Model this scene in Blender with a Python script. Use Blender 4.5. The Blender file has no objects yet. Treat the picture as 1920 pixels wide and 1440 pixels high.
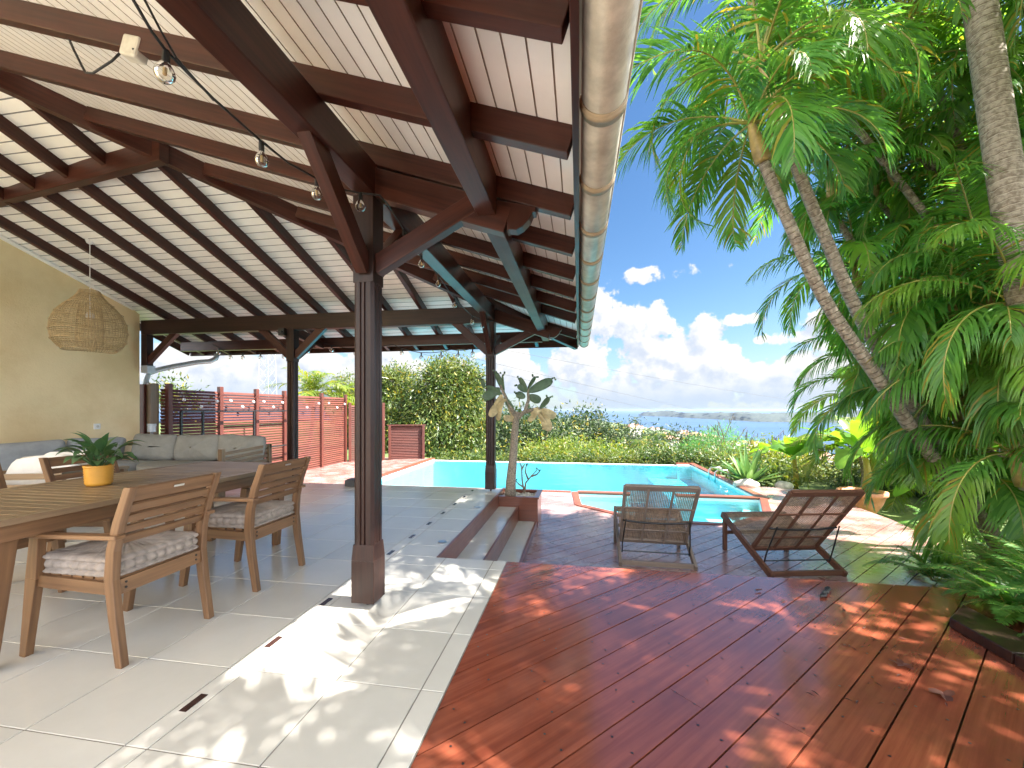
import bpy, math, random
import numpy as np
from mathutils import Vector, Matrix
R = math.radians
random.seed(7)
scene = bpy.context.scene
col = scene.collection

# ------------------------------------------------------------------ camera
YAW = math.atan(125 / 770.0)
CAM_H = 1.25
cam_data = bpy.data.cameras.new("camera")
cam = bpy.data.objects.new("camera", cam_data)
col.objects.link(cam)
cam.location = (0, 0, CAM_H)
cam.rotation_euler = (R(90), 0, YAW)
cam_data.sensor_width = 36
cam_data.lens = 36 * 770 / 1920
cam_data.shift_y = 48 / 1920
cam_data.clip_start = 0.05
cam_data.clip_end = 200000
scene.camera = cam

# ------------------------------------------------------------------ light
SUN_EL, SUN_AZ = R(53), R(91.0)          # azimuth clockwise from +Y
sun_dir = Vector((math.cos(SUN_EL) * math.sin(SUN_AZ), math.cos(SUN_EL) * math.cos(SUN_AZ), math.sin(SUN_EL)))
sd = bpy.data.lights.new("sun", 'SUN')
sd.energy = 3.2
sd.angle = R(0.53)
sd.color = (1.0, 0.95, 0.87)
sun = bpy.data.objects.new("sun", sd)
col.objects.link(sun)
sun.rotation_euler = sun_dir.to_track_quat('Z', 'Y').to_euler()
scene.view_settings.view_transform = 'Standard'
scene.view_settings.look = 'None'
scene.view_settings.exposure = 3.15
scene.view_settings.gamma = 1.0
scene.cycles.max_bounces = 14
scene.cycles.diffuse_bounces = 6
scene.cycles.glossy_bounces = 4
scene.cycles.transmission_bounces = 6
scene.cycles.transparent_max_bounces = 24
scene.cycles.caustics_reflective = False
scene.cycles.caustics_refractive = False
scene.cycles.sample_clamp_indirect = 6.0
SKY_STRENGTH = 0.052


class NT:
    """small node helper"""
    def __init__(s, tree):
        s.t = tree
    def n(s, typ, **kw):
        nd = s.t.nodes.new(typ)
        for k, v in kw.items():
            setattr(nd, k, v)
        return nd
    def link(s, a, b):
        s.t.links.new(a, b)
    def put(s, sock, v):
        if hasattr(v, 'is_output') or isinstance(v, bpy.types.NodeSocket):
            s.t.links.new(v, sock)
        else:
            sock.default_value = v
    def m(s, op, a, b=None, c=None, clamp=False):
        nd = s.n('ShaderNodeMath', operation=op, use_clamp=clamp)
        s.put(nd.inputs[0], a)
        if b is not None: s.put(nd.inputs[1], b)
        if c is not None: s.put(nd.inputs[2], c)
        return nd.outputs[0]
    def smooth(s, v, lo, hi, a=0.0, b=1.0):
        nd = s.n('ShaderNodeMapRange', interpolation_type='SMOOTHSTEP')
        s.put(nd.inputs[0], v); nd.inputs[1].default_value = lo; nd.inputs[2].default_value = hi
        nd.inputs[3].default_value = a; nd.inputs[4].default_value = b
        return nd.outputs[0]
    def mix(s, f, a, b, blend='MIX'):
        nd = s.n('ShaderNodeMix', data_type='RGBA', blend_type=blend)
        s.put(nd.inputs[0], f)
        for sk, v in ((nd.inputs[6], a), (nd.inputs[7], b)):
            if isinstance(v, bpy.types.NodeSocket): s.link(v, sk)
            else: sk.default_value = (v[0], v[1], v[2], 1)
        return nd.outputs[2]
    def noise(s, vec, scale, detail=4, rough=0.55, dim='3D', dist=0.0):
        nd = s.n('ShaderNodeTexNoise', noise_dimensions=dim)
        if vec is not None: s.link(vec, nd.inputs['Vector'])
        nd.inputs['Scale'].default_value = scale; nd.inputs['Detail'].default_value = detail
        nd.inputs['Roughness'].default_value = rough; nd.inputs['Distortion'].default_value = dist
        return nd.outputs['Fac']
    def scale(s, vec, sc, loc=(0, 0, 0)):
        nd = s.n('ShaderNodeMapping')
        s.link(vec, nd.inputs[0]); nd.inputs[3].default_value = sc; nd.inputs[1].default_value = loc
        return nd.outputs[0]


# ------------------------------------------------------------------ sky
world = bpy.data.worlds.new("World")
scene.world = world
world.use_nodes = True
wt = world.node_tree
wt.nodes.clear()
W = NT(wt)
sky = W.n('ShaderNodeTexSky', sky_type='NISHITA')
sky.sun_disc = False
sky.sun_elevation = SUN_EL
sky.sun_rotation = SUN_AZ
sky.altitude = 100; sky.air_density = 1.0; sky.dust_density = 0.6; sky.ozone_density = 2.0
tc = W.n('ShaderNodeTexCoord')
dirv = tc.outputs['Generated']
sep = W.n('ShaderNodeSeparateXYZ'); W.link(dirv, sep.inputs[0])
az = W.m('ARCTAN2', sep.outputs[0], sep.outputs[1])
el = W.m('ARCSINE', sep.outputs[2])


def px_dir(u, v):
    return math.atan((u - 960) / 770) - YAW, math.atan((768 - v) / math.hypot(770, u - 960))

# unseen overbright cloud is added outside the view as fill light for the terrace
off_view_fill = W.smooth(W.m('ABSOLUTE', W.m('ADD', az, 0.16)), 1.0, 1.4)
CLOUDS = [  # photo position of each cumulus tower turned into sky azimuth / elevation, radii in degrees
    (1120, 590, 3.4, 4.6), (1085, 680, 5.0, 4.6), (1195, 632, 3.6, 4.4), (1232, 602, 2.3, 2.6), (1220, 690, 5.0, 4.0),
    (1310, 672, 4.0, 5.2), (1316, 622, 2.2, 2.2), (1362, 690, 3.0, 3.4), (1400, 712, 3.4, 2.4), (1275, 735, 8.0, 2.6),
    (1480, 634, 3.2, 0.9), (1396, 598, 2.6, 0.8), (1490, 690, 3.4, 2.4), (1470, 735, 6.0, 1.8), (1150, 740, 7.0, 2.2), (1560, 600, 3.0, 1.6),
    (390, 705, 8.0, 4.5), (560, 690, 7.0, 4.5), (720, 705, 7.5, 4.6), (850, 720, 6.0, 3.4), (960, 690, 5.0, 3.6), (300, 720, 5.0, 4.0), (1620, 690, 6, 4), (1750, 640, 7, 5),
    (1250, 510, 5.0, 1.0),
]


def density(azs, els):
    d = None
    for (u, v, ra, re) in CLOUDS:
        a0, e0 = px_dir(u, v)
        da = W.m('MULTIPLY', W.m('SUBTRACT', azs, a0), 1 / R(ra))
        de = W.m('MULTIPLY', W.m('SUBTRACT', els, e0), 1 / R(re))
        q = W.m('SUBTRACT', 1.0, W.m('ADD', W.m('MULTIPLY', da, da), W.m('MULTIPLY', de, de)))
        if re < 1.3: q = W.m('MULTIPLY', q, 0.55)
        d = q if d is None else W.m('SMOOTH_MAX', d, q, 0.25)
    # added fill cloud, kept outside the view and reaching high up
    back = W.n('ShaderNodeCombineXYZ'); W.link(azs, back.inputs[0]); W.link(W.m('MULTIPLY', els, 1.6), back.inputs[1])
    nb = W.noise(back.outputs[0], 2.4, 2, 0.5)
    b2 = W.m('SUBTRACT', W.m('MULTIPLY', nb, 5.0), W.m('ADD', 2.1, W.m('MULTIPLY', W.m('MAXIMUM', W.m('SUBTRACT', els, 0.75), 0.0), 4.0)))
    b2 = W.m('ADD', b2, W.m('MULTIPLY', W.m('SUBTRACT', off_view_fill, 1.0), 3.0))
    d = W.m('MAXIMUM', d, b2)
    comb = W.n('ShaderNodeCombineXYZ'); W.link(azs, comb.inputs[0]); W.link(els, comb.inputs[1])
    n1 = W.noise(comb.outputs[0], 11.0, 8, 0.58)
    n2 = W.noise(comb.outputs[0], 34.0, 5, 0.55)
    f = W.m('ADD', W.m('MULTIPLY', W.m('SUBTRACT', n1, 0.5), 3.6), W.m('MULTIPLY', W.m('SUBTRACT', n2, 0.5), 1.7))
    return W.m('ADD', d, f)

dens = density(az, el)
dens2 = density(W.m('ADD', az, 0.016), W.m('ADD', el, 0.022))      # towards the light
cov = W.smooth(dens, 0.0, 0.36)
lit = W.smooth(W.m('SUBTRACT', dens, dens2), -0.75, 0.6)
low = W.smooth(el, 0.0, 0.10)
cloud_col = W.mix(lit, (1.62, 1.78, 2.08), (2.5, 2.46, 2.42))
horizon_col = W.mix(low, (1.45, 1.72, 2.1), cloud_col)
cl_gain = W.m('ADD', 1.0, W.m('MULTIPLY', off_view_fill, 5.2))  # overbrightens the added cloud outside the view as fill light
vm = W.n('ShaderNodeVectorMath', operation='SCALE'); W.link(horizon_col, vm.inputs[0]); W.link(cl_gain, vm.inputs['Scale']); horizon_col = vm.outputs[0]
skyc = W.n('ShaderNodeHueSaturation'); skyc.inputs['Saturation'].default_value = 1.22; skyc.inputs['Value'].default_value = 0.46
W.link(sky.outputs[0], skyc.inputs['Color'])
# thin veil towards the horizon
veil = W.m('MULTIPLY', W.smooth(el, 0.22, -0.02), 0.55)
skyv = W.mix(veil, skyc.outputs[0], (1.2, 1.65, 2.15))
final = W.mix(W.m('MULTIPLY', cov, 0.97), skyv, horizon_col)
bg = W.n('ShaderNodeBackground'); bg.inputs[1].default_value = SKY_STRENGTH
W.link(final, bg.inputs[0])
wo = W.n('ShaderNodeOutputWorld'); W.link(bg.outputs[0], wo.inputs[0])

# ------------------------------------------------------------------ helpers
ca, sa = math.cos(YAW), math.sin(YAW)


def at(u, v, d):
    """photo pixel + distance along the view axis -> world point (used to take sizes off the photo)"""
    r = (u - 960) / 770 * d
    return Vector((r * ca - d * sa, r * sa + d * ca, CAM_H - (v - 768) / 770 * d))


def tag(o, label=None, cat=None, group=None, kind=None):
    if label: o['label'] = label
    if cat: o['category'] = cat
    if group: o['group'] = group
    if kind: o['kind'] = kind
    return o


def empty(name, loc=(0, 0, 0), rz=0.0, parent=None):
    o = bpy.data.objects.new(name, None)
    col.objects.link(o)
    o.location = loc; o.rotation_euler = (0, 0, rz)
    if parent: o.parent = parent
    return o


def copy_tree(o, parent=None):
    c = o.copy(); col.objects.link(c)
    c.parent = parent
    for ch in list(o.children):
        copy_tree(ch, c)
    return c


class MB:
    def __init__(s):
        s.v, s.f, s.uv = [], [], []
    def add(s, verts, faces, uvs=None):
        b = len(s.v)
        s.v.extend([tuple(p) for p in verts])
        for i, fc in enumerate(faces):
            s.f.append(tuple(b + k for k in fc))
            s.uv.append(uvs[i] if uvs else [(verts[k][0], verts[k][1]) for k in fc])
    def beam(s, p0, p1, w, h, up=(0, 0, 1), w1=None, h1=None):
        """oriented box from p0 to p1 (centre line), w across, h along 'up'; the far end may be w1 x h1"""
        p0, p1 = Vector(p0), Vector(p1)
        t = (p1 - p0); L = t.length; t.normalize()
        side = t.cross(Vector(up))
        if side.length < 1e-6: side = t.cross(Vector((0, 1, 0)))
        side.normalize(); upv = side.cross(t).normalized()
        w1 = w if w1 is None else w1; h1 = h if h1 is None else h1
        vs = []
        for p, ww, hh in ((p0, w, h), (p1, w1, h1)):
            for a, b in ((-1, -1), (1, -1), (1, 1), (-1, 1)):
                vs.append(p + side * (a * ww / 2) + upv * (b * hh / 2))
        o = random.random() * 37; q = random.random() * 11
        fs = [(0, 1, 5, 4), (1, 2, 6, 5), (2, 3, 7, 6), (3, 0, 4, 7), (3, 2, 1, 0), (4, 5, 6, 7)]
        uv = []
        for k, ww in enumerate((w, h, w, h)):
            uv.append([(o, q), (o, q + ww), (o + L, q + ww), (o + L, q)]); q += ww + .3
        for _ in range(2): uv.append([(o, q), (o + w * .2, q), (o + w * .2, q + h), (o, q + h)])
        fs = [tuple(reversed(f)) for f in fs]; uv = [list(reversed(q_)) for q_ in uv]
        s.add(vs, fs, uv)
    def box(s, x0, x1, y0, y1, z0, z1):
        dx, dy, dz = x1 - x0, y1 - y0, z1 - z0
        if dx >= dy and dx >= dz: s.beam((x0, (y0 + y1) / 2, (z0 + z1) / 2), (x1, (y0 + y1) / 2, (z0 + z1) / 2), dy, dz)
        elif dy >= dz: s.beam(((x0 + x1) / 2, y0, (z0 + z1) / 2), ((x0 + x1) / 2, y1, (z0 + z1) / 2), dx, dz)
        else: s.beam(((x0 + x1) / 2, (y0 + y1) / 2, z0), ((x0 + x1) / 2, (y0 + y1) / 2, z1), dx, dy, up=(0, 1, 0))
    def tube(s, pts, rad, n=8, cap=True):
        pts = [Vector(p) for p in pts]
        rs = rad if hasattr(rad, '__len__') else [rad] * len(pts)
        b = len(s.v); L = 0
        ref = None
        for i, p in enumerate(pts):
            t = (pts[min(i + 1, len(pts) - 1)] - pts[max(i - 1, 0)]).normalized()
            if ref is None:
                ref = t.cross(Vector((0, 0, 1)))
                if ref.length < 1e-3: ref = t.cross(Vector((1, 0, 0)))
            ref = (ref - t * ref.dot(t)).normalized()
            bi = t.cross(ref)
            for k in range(n):
                a = 2 * math.pi * k / n
                s.v.append(tuple(p + (ref * math.cos(a) + bi * math.sin(a)) * rs[i]))
        for i in range(len(pts) - 1):
            l1 = L + (pts[i + 1] - pts[i]).length
            for k in range(n):
                k2 = (k + 1) % n
                s.f.append((b + i * n + k, b + i * n + k2, b + (i + 1) * n + k2, b + (i + 1) * n + k))
                s.uv.append([(L, k / n), (L, (k + 1) / n), (l1, (k + 1) / n), (l1, k / n)])
            L = l1
        if cap:
            s.f.append(tuple(b + k for k in reversed(range(n)))); s.uv.append([(0, 0)] * n)
            e = b + (len(pts) - 1) * n
            s.f.append(tuple(e + k for k in range(n))); s.uv.append([(L, 0)] * n)
    def lathe(s, prof, n=24, c=(0, 0, 0), wob=None):
        b = len(s.v); c = Vector(c)
        for i, (r, z) in enumerate(prof):
            for k in range(n):
                a = 2 * math.pi * k / n
                rr = r * (wob(a, i) if wob else 1)
                s.v.append((c.x + rr * math.cos(a), c.y + rr * math.sin(a), c.z + z))
        for i in range(len(prof) - 1):
            for k in range(n):
                k2 = (k + 1) % n
                s.f.append((b + i * n + k, b + i * n + k2, b + (i + 1) * n + k2, b + (i + 1) * n + k))
                s.uv.append([(k / n, prof[i][1]), ((k + 1) / n, prof[i][1]), ((k + 1) / n, prof[i + 1][1]), (k / n, prof[i + 1][1])])
    def ball(s, c, r, n=12, m=8):
        rx, ry, rz = r if hasattr(r, '__len__') else (r, r, r)
        b = len(s.v)
        for i in range(m + 1):
            th = math.pi * i / m
            for k in range(n):
                a = 2 * math.pi * k / n
                s.v.append((c[0] + rx * math.sin(th) * math.cos(a), c[1] + ry * math.sin(th) * math.sin(a), c[2] + rz * math.cos(th)))
        for i in range(m):
            for k in range(n):
                k2 = (k + 1) % n
                s.f.append((b + i * n + k, b + (i + 1) * n + k, b + (i + 1) * n + k2, b + i * n + k2)); s.uv.append([(0, 0)] * 4)
    def prism(s, poly, z0, z1):
        n = len(poly)
        vs = [(x, y, z0) for x, y in poly] + [(x, y, z1) for x, y in poly]
        fs = [tuple(reversed(range(n))), tuple(range(n, 2 * n))] + [(i, (i + 1) % n, n + (i + 1) % n, n + i) for i in range(n)]
        s.add(vs, fs)
    def np_add(s, V, F):
        b = len(s.v)
        s.v.extend(map(tuple, V.tolist()))
        for fc in F.tolist():
            s.f.append(tuple(b + k for k in fc)); s.uv.append([(0, 0), (1, 0), (1, 1), (0, 1)][:len(fc)])
    def build(s, name, m, parent=None, smooth=False, bevel=0.0, angle=None, loc=None):
        me = bpy.data.meshes.new(name)
        me.from_pydata(s.v, [], s.f)
        ul = me.uv_layers.new(name="UVMap")
        flat = np.array([c for fu in s.uv for uvp in fu for c in uvp], dtype=np.float32)
        ul.data.foreach_set("uv", flat)
        if smooth:
            me.polygons.foreach_set("use_smooth", [True] * len(me.polygons))
        me.materials.append(m)
        me.update()
        o = bpy.data.objects.new(name, me)
        col.objects.link(o)
        if parent: o.parent = parent
        if loc: o.location = loc
        if bevel > 0:
            bm = o.modifiers.new("bevel", 'BEVEL'); bm.width = bevel; bm.segments = 2; bm.limit_method = 'ANGLE'; bm.angle_limit = R(40)
        return o


def clip_poly(poly, a, b):
    """keep what lies left of the line a->b"""
    out = []
    n = len(poly)
    def sd_(p): return (b[0] - a[0]) * (p[1] - a[1]) - (b[1] - a[1]) * (p[0] - a[0])
    for i in range(n):
        p, q = poly[i], poly[(i + 1) % n]
        sp, sq = sd_(p), sd_(q)
        if sp >= 0: out.append(p)
        if (sp >= 0) != (sq >= 0):
            t = sp / (sp - sq)
            out.append((p[0] + (q[0] - p[0]) * t, p[1] + (q[1] - p[1]) * t))
    return out

# ------------------------------------------------------------------ materials
def new_mat(name):
    m = bpy.data.materials.new(name); m.use_nodes = True
    t = m.node_tree; t.nodes.clear()
    N = NT(t)
    out = N.n('ShaderNodeOutputMaterial'); p = N.n('ShaderNodeBsdfPrincipled')
    N.link(p.outputs[0], out.inputs[0])
    return m, N, p, out


def bump(N, p, h, strength, dist=0.01):
    b = N.n('ShaderNodeBump'); b.inputs['Strength'].default_value = strength; b.inputs['Distance'].default_value = dist
    N.link(h, b.inputs['Height']); N.link(b.outputs[0], p.inputs['Normal'])


def wood(name, c0, c1, rough=0.4, grain=1.0, island=0.35, coat=0.0, worn=None, spec=0.5, rvar=0.15):
    m, N, p, out = new_mat(name)
    uv = N.n('ShaderNodeUVMap').outputs[0]
    geo = N.n('ShaderNodeNewGeometry')
    g1 = N.noise(N.scale(uv, (1.6, 38, 1)), 1.0, 5, 0.6)
    g2 = N.noise(N.scale(uv, (0.9, 9, 1)), 1.0, 3, 0.5, dist=0.6)
    ob = N.n('ShaderNodeTexCoord').outputs['Object']
    f = N.m('ADD', N.m('MULTIPLY', g1, 0.6), N.m('MULTIPLY', g2, 0.4))
    f = N.smooth(f, 0.3, 0.7)
    c = N.mix(f, c0, c1)
    isl = N.m('ADD', 1 - island / 2, N.m('MULTIPLY', geo.outputs['Random Per Island'], island))
    hs = N.n('ShaderNodeHueSaturation'); N.link(c, hs.inputs['Color']); N.link(isl, hs.inputs['Value'])
    c = hs.outputs[0]
    blot = N.noise(ob, 2.3, 5, 0.6)
    if worn:
        c = N.mix(N.m('MULTIPLY', N.smooth(blot, 0.42, 0.66), worn[1]), c, worn[0])
    N.link(c, p.inputs['Base Color'])
    N.link(N.m('ADD', rough - rvar / 2, N.m('MULTIPLY', N.noise(ob, 5.0, 4, 0.6), rvar)), p.inputs['Roughness'])
    p.inputs['Specular IOR Level'].default_value = spec
    if coat: p.inputs['Coat Weight'].default_value = coat; p.inputs['Coat Roughness'].default_value = 0.12
    bump(N, p, g1, 0.12 * grain, 0.004)
    return m


def plain(name, c, rough=0.5, var=0.12, scale=6.0, bumps=0.0, metal=0.0, bscale=60.0, island=0.0, spec=0.5):
    m, N, p, out = new_mat(name)
    ob = N.n('ShaderNodeTexCoord').outputs['Object']
    n = N.noise(ob, scale, 6, 0.6)
    d = tuple(x * (1 - var) for x in c); b = tuple(min(1, x * (1 + var)) for x in c)
    cc = N.mix(N.smooth(n, 0.3, 0.7), d, b)
    if island:
        geo = N.n('ShaderNodeNewGeometry'); hs = N.n('ShaderNodeHueSaturation')
        N.link(cc, hs.inputs['Color']); N.link(N.m('ADD', 1 - island / 2, N.m('MULTIPLY', geo.outputs['Random Per Island'], island)), hs.inputs['Value'])
        cc = hs.outputs[0]
    N.link(cc, p.inputs['Base Color'])
    N.link(N.m('ADD', max(0.02, rough - 0.06), N.m('MULTIPLY', n, 0.12)), p.inputs['Roughness'])
    p.inputs['Metallic'].default_value = metal; p.inputs['Specular IOR Level'].default_value = spec
    if bumps: bump(N, p, N.noise(ob, bscale, 4, 0.6), bumps, 0.01)
    return m


def leaf(name, c0, c1, c2=None, trans=0.4, rough=0.45, odd=0.06, spec=0.4):
    """leaf surface: colour differs from leaf to leaf, light comes through"""
    m, N, p, out = new_mat(name)
    geo = N.n('ShaderNodeNewGeometry')
    r = geo.outputs['Random Per Island']
    c = N.mix(r, c0, c1)
    if c2: c = N.mix(N.smooth(N.noise(N.n('ShaderNodeTexCoord').outputs['Object'], 1.3, 3, 0.5), 0.45, 0.7), c, c2)
    if odd: c = N.mix(N.m('GREATER_THAN', N.m('FRACT', N.m('MULTIPLY', r, 13.7)), 1 - odd), c, (0.30, 0.25, 0.04))
    N.link(c, p.inputs['Base Color']); p.inputs['Roughness'].default_value = rough; p.inputs['Specular IOR Level'].default_value = spec
    tr = N.n('ShaderNodeBsdfTranslucent')
    hs = N.n('ShaderNodeHueSaturation'); N.link(c, hs.inputs['Color']); hs.inputs['Value'].default_value = 1.7; hs.inputs['Saturation'].default_value = 1.1; hs.inputs['Hue'].default_value = 0.485
    N.link(hs.outputs[0], tr.inputs[0])
    mx = N.n('ShaderNodeMixShader'); mx.inputs[0].default_value = trans
    N.link(p.outputs[0], mx.inputs[1]); N.link(tr.outputs[0], mx.inputs[2]); N.link(mx.outputs[0], out.inputs[0])
    return m

M = {}
M['beam'] = wood('dark_stained_timber', (0.028, 0.0095, 0.007), (0.078, 0.024, 0.0155), 0.36, 1.0, 0.3, 0.0, spec=0.32)
M['post'] = wood('dark_post_timber', (0.015, 0.0075, 0.006), (0.040, 0.017, 0.012), 0.36, 1.0, 0.2, 0.0, spec=0.28)
M['teak'] = wood('teak', (0.105, 0.052, 0.024), (0.24, 0.125, 0.058), 0.42, 1.2, 0.3, 0.0)
M['teak_grey'] = wood('weathered_teak', (0.125, 0.078, 0.042), (0.25, 0.17, 0.098), 0.38, 1.2, 0.3, 0.0)
M['deck'] = wood('glossy_red_deck', (0.17, 0.038, 0.020), (0.30, 0.082, 0.042), 0.19, 0.5, 0.35, 0.6, ((0.12, 0.035, 0.022), 0.5), rvar=0.2)
M['deck_low'] = wood('worn_deck', (0.19, 0.092, 0.078), (0.32, 0.165, 0.142), 0.28, 1.0, 0.35, 0.35, ((0.37, 0.275, 0.26), 0.85), rvar=0.25)
M['coping'] = wood('coping_timber', (0.14, 0.035, 0.02), (0.24, 0.07, 0.035), 0.4, 1.0, 0.2)
M['fence'] = wood('red_fence_timber', (0.070, 0.017, 0.012), (0.13, 0.034, 0.021), 0.5, 1.0, 0.25)
M['riser'] = wood('riser_timber', (0.10, 0.028, 0.016), (0.20, 0.06, 0.03), 0.32, 0.8, 0.2, 0.3)
M['lounger'] = wood('lounger_timber', (0.13, 0.10, 0.082), (0.27, 0.21, 0.17), 0.5, 1.0, 0.3)
M['lounger_red'] = wood('lounger_brown_timber', (0.08, 0.035, 0.022), (0.17, 0.075, 0.045), 0.5, 1.0, 0.3)
M['cane'] = plain('cane_weave', (0.27, 0.185, 0.125), 0.6, 0.3, 25, island=0.4)
M['ceiling'] = plain('painted_ceiling_board', (0.86, 0.85, 0.82), 0.36, 0.04, 3, island=0.05)
M['joint_shade_pale'] = plain('pale_shade_joint', (0.42, 0.37, 0.31), 0.7, 0.2)  # groove shade painted as colour, paler on the side slope
M['joint_shade_dark'] = plain('shade_painted_joint', (0.27, 0.27, 0.28), 0.7, 0.2)  # groove colour painted dark to stand for the shade lines between boards
M['roofmetal'] = plain('roof_sheet', (0.35, 0.33, 0.30), 0.5)
M['gutter'] = plain('weathered_gutter', (0.46, 0.43, 0.36), 0.38, 0.22, 9, 0.15, 0.35, 120)
M['zinc'] = plain('zinc_pipe', (0.42, 0.44, 0.46), 0.4, 0.15, 5, 0, 0.4)
M['joint'] = plain('gutter_joint', (0.34, 0.27, 0.18), 0.5, 0.2, 12)
M['black'] = plain('black_metal', (0.012, 0.012, 0.013), 0.4, 0.2)
M['rubber'] = plain('black_cable', (0.010, 0.010, 0.011), 0.5, 0.1)
M['white'] = plain('white_plastic', (0.75, 0.74, 0.72), 0.35, 0.03)
M['box'] = plain('pale_junction_box', (0.55, 0.52, 0.45), 0.5, 0.15, 12)
M['sofa'] = plain('grey_sofa_fabric', (0.275, 0.272, 0.245), 0.9, 0.10, 7, 0.35, 0, 260)
M['sofa_lit'] = plain('lit_sofa_fabric', (0.33, 0.345, 0.35), 0.9, 0.10, 7, 0.35, 0, 260)  # wall-side cushions: same sofa fabric with bluish light put into the colour
M['whitefab'] = plain('white_cushion', (0.72, 0.70, 0.66), 0.9, 0.06, 9, 0.3, 0, 120)
M['cush'] = plain('taupe_cushion', (0.29, 0.245, 0.21), 0.92, 0.16, 14, 0.4, 0, 240)
M['rattan'] = plain('rattan', (0.42, 0.30, 0.15), 0.6, 0.25, 25, island=0.4)
M['pot'] = plain('ochre_pot', (0.62, 0.30, 0.04), 0.4, 0.08, 10)
M['terracotta'] = plain('terracotta', (0.50, 0.22, 0.11), 0.75, 0.2, 9, 0.2)
M['soil'] = plain('soil', (0.10, 0.07, 0.05), 0.95, 0.4, 22, 0.8, 0, 40)
M['stone'] = plain('pale_stone', (0.48, 0.44, 0.37), 0.85, 0.25, 8, 0.5, 0, 20)
M['inset'] = plain('dark_inset', (0.035, 0.016, 0.014), 0.25, 0.2)
M['grout'] = plain('grout', (0.20, 0.18, 0.155), 0.9, 0.15, 30)
M['dark'] = plain('dark_grey_box', (0.06, 0.06, 0.065), 0.5)
M['palmtrunk_cs'] = plain('crownshaft', (0.38, 0.26, 0.09), 0.5, 0.45, 7)
M['stem'] = plain('palm_rachis', (0.30, 0.27, 0.06), 0.5, 0.25, 6)
M['bark'] = plain('bark', (0.16, 0.12, 0.08), 0.9, 0.35, 12, 0.6, 0, 30)
M['cactusbark'] = plain('cactus_bark', (0.27, 0.23, 0.18), 0.9, 0.45, 60, 0.7, 0, 90)
M['pad'] = plain('cactus_pad', (0.085, 0.15, 0.085), 0.5, 0.2, 14, 0.2, 0, 50)
M['pad_dry'] = plain('withered_pad', (0.50, 0.42, 0.24), 0.8, 0.25, 14, 0.3, 0, 50)
M['housewhite'] = plain('far_white_wall', (0.72, 0.69, 0.64), 0.8, 0.1, 0.2)
M['houseroof'] = plain('far_roof', (0.40, 0.20, 0.15), 0.8, 0.2, 0.3)
M['silver'] = plain('silver_plate', (0.6, 0.6, 0.6), 0.3, 0.05, 6, 0, 1.0)
M['leaf_areca'] = leaf('areca_leaf', (0.055, 0.17, 0.032), (0.125, 0.29, 0.05), (0.18, 0.30, 0.04), 0.48, 0.34, 0.05)
M['leaf_fern'] = leaf('fern_leaf', (0.05, 0.15, 0.025), (0.10, 0.25, 0.04), (0.16, 0.28, 0.04), 0.40, 0.5, 0.0)
M['leaf_mango'] = leaf('mango_leaf', (0.020, 0.048, 0.010), (0.085, 0.135, 0.024), (0.14, 0.165, 0.034), 0.30, 0.42, 0.08, 0.4)
M['leaf_hedge'] = leaf('hedge_leaf', (0.020, 0.055, 0.011), (0.075, 0.125, 0.020), (0.12, 0.15, 0.022), 0.35, 0.45, 0.05)
M['leaf_dark'] = leaf('dark_tree_leaf', (0.014, 0.034, 0.011), (0.042, 0.074, 0.021), None, 0.3, 0.5, 0.04)
M['leaf_yellow'] = leaf('yellow_green_leaf', (0.05, 0.11, 0.015), (0.14, 0.19, 0.024), (0.19, 0.21, 0.028), 0.42, 0.45, 0.05)
M['leaf_feather'] = leaf('feathery_leaf', (0.045, 0.16, 0.045), (0.10, 0.26, 0.06), None, 0.42, 0.5, 0.02)
M['leaf_banana'] = leaf('banana_leaf', (0.07, 0.17, 0.025), (0.14, 0.28, 0.035), (0.19, 0.33, 0.035), 0.45, 0.35, 0.0)
M['leaf_agave'] = leaf('agave_leaf', (0.08, 0.17, 0.05), (0.16, 0.27, 0.07), None, 0.18, 0.4, 0.0)
M['leaf_pot'] = leaf('potted_leaf', (0.04, 0.11, 0.04), (0.085, 0.17, 0.06), (0.14, 0.20, 0.10), 0.25, 0.35, 0.0)
M['leaf_dead'] = leaf('fallen_leaf', (0.05, 0.015, 0.010), (0.11, 0.030, 0.015), None, 0.05, 0.6, 0.0)

# tile
m, N, p, out = new_mat('floor_tile'); M['tile'] = m
ob = N.n('ShaderNodeTexCoord').outputs['Object']; geo = N.n('ShaderNodeNewGeometry')
n1 = N.noise(ob, 2.5, 6, 0.6); n2 = N.noise(ob, 70, 3, 0.6)
c = N.mix(N.smooth(n1, 0.3, 0.7), (0.53, 0.51, 0.465), (0.57, 0.55, 0.505))
c = N.mix(N.m('MULTIPLY', N.smooth(n2, 0.5, 0.8), 0.10), c, (0.50, 0.46, 0.39))
hs = N.n('ShaderNodeHueSaturation'); N.link(c, hs.inputs['Color']); N.link(N.m('ADD', 0.93, N.m('MULTIPLY', geo.outputs['Random Per Island'], 0.12)), hs.inputs['Value'])
N.link(hs.outputs[0], p.inputs['Base Color'])
N.link(N.m('ADD', 0.13, N.m('MULTIPLY', n1, 0.06)), p.inputs['Roughness'])
bump(N, p, n1, 0.012, 0.01)

# ochre wall
m, N, p, out = new_mat('ochre_render'); M['wall'] = m
ob = N.n('ShaderNodeTexCoord').outputs['Object']
n1 = N.noise(ob, 0.9, 5, 0.6); n2 = N.noise(ob, 45, 5, 0.65)
c = N.mix(N.smooth(n1, 0.3, 0.7), (0.70, 0.53, 0.285), (0.85, 0.69, 0.42))
c = N.mix(N.m('MULTIPLY', N.smooth(n2, 0.55, 0.8), 0.2), c, (0.54, 0.38, 0.18))
N.link(c, p.inputs['Base Color']); p.inputs['Roughness'].default_value = 0.9
bump(N, p, n2, 0.5, 0.006)

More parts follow.
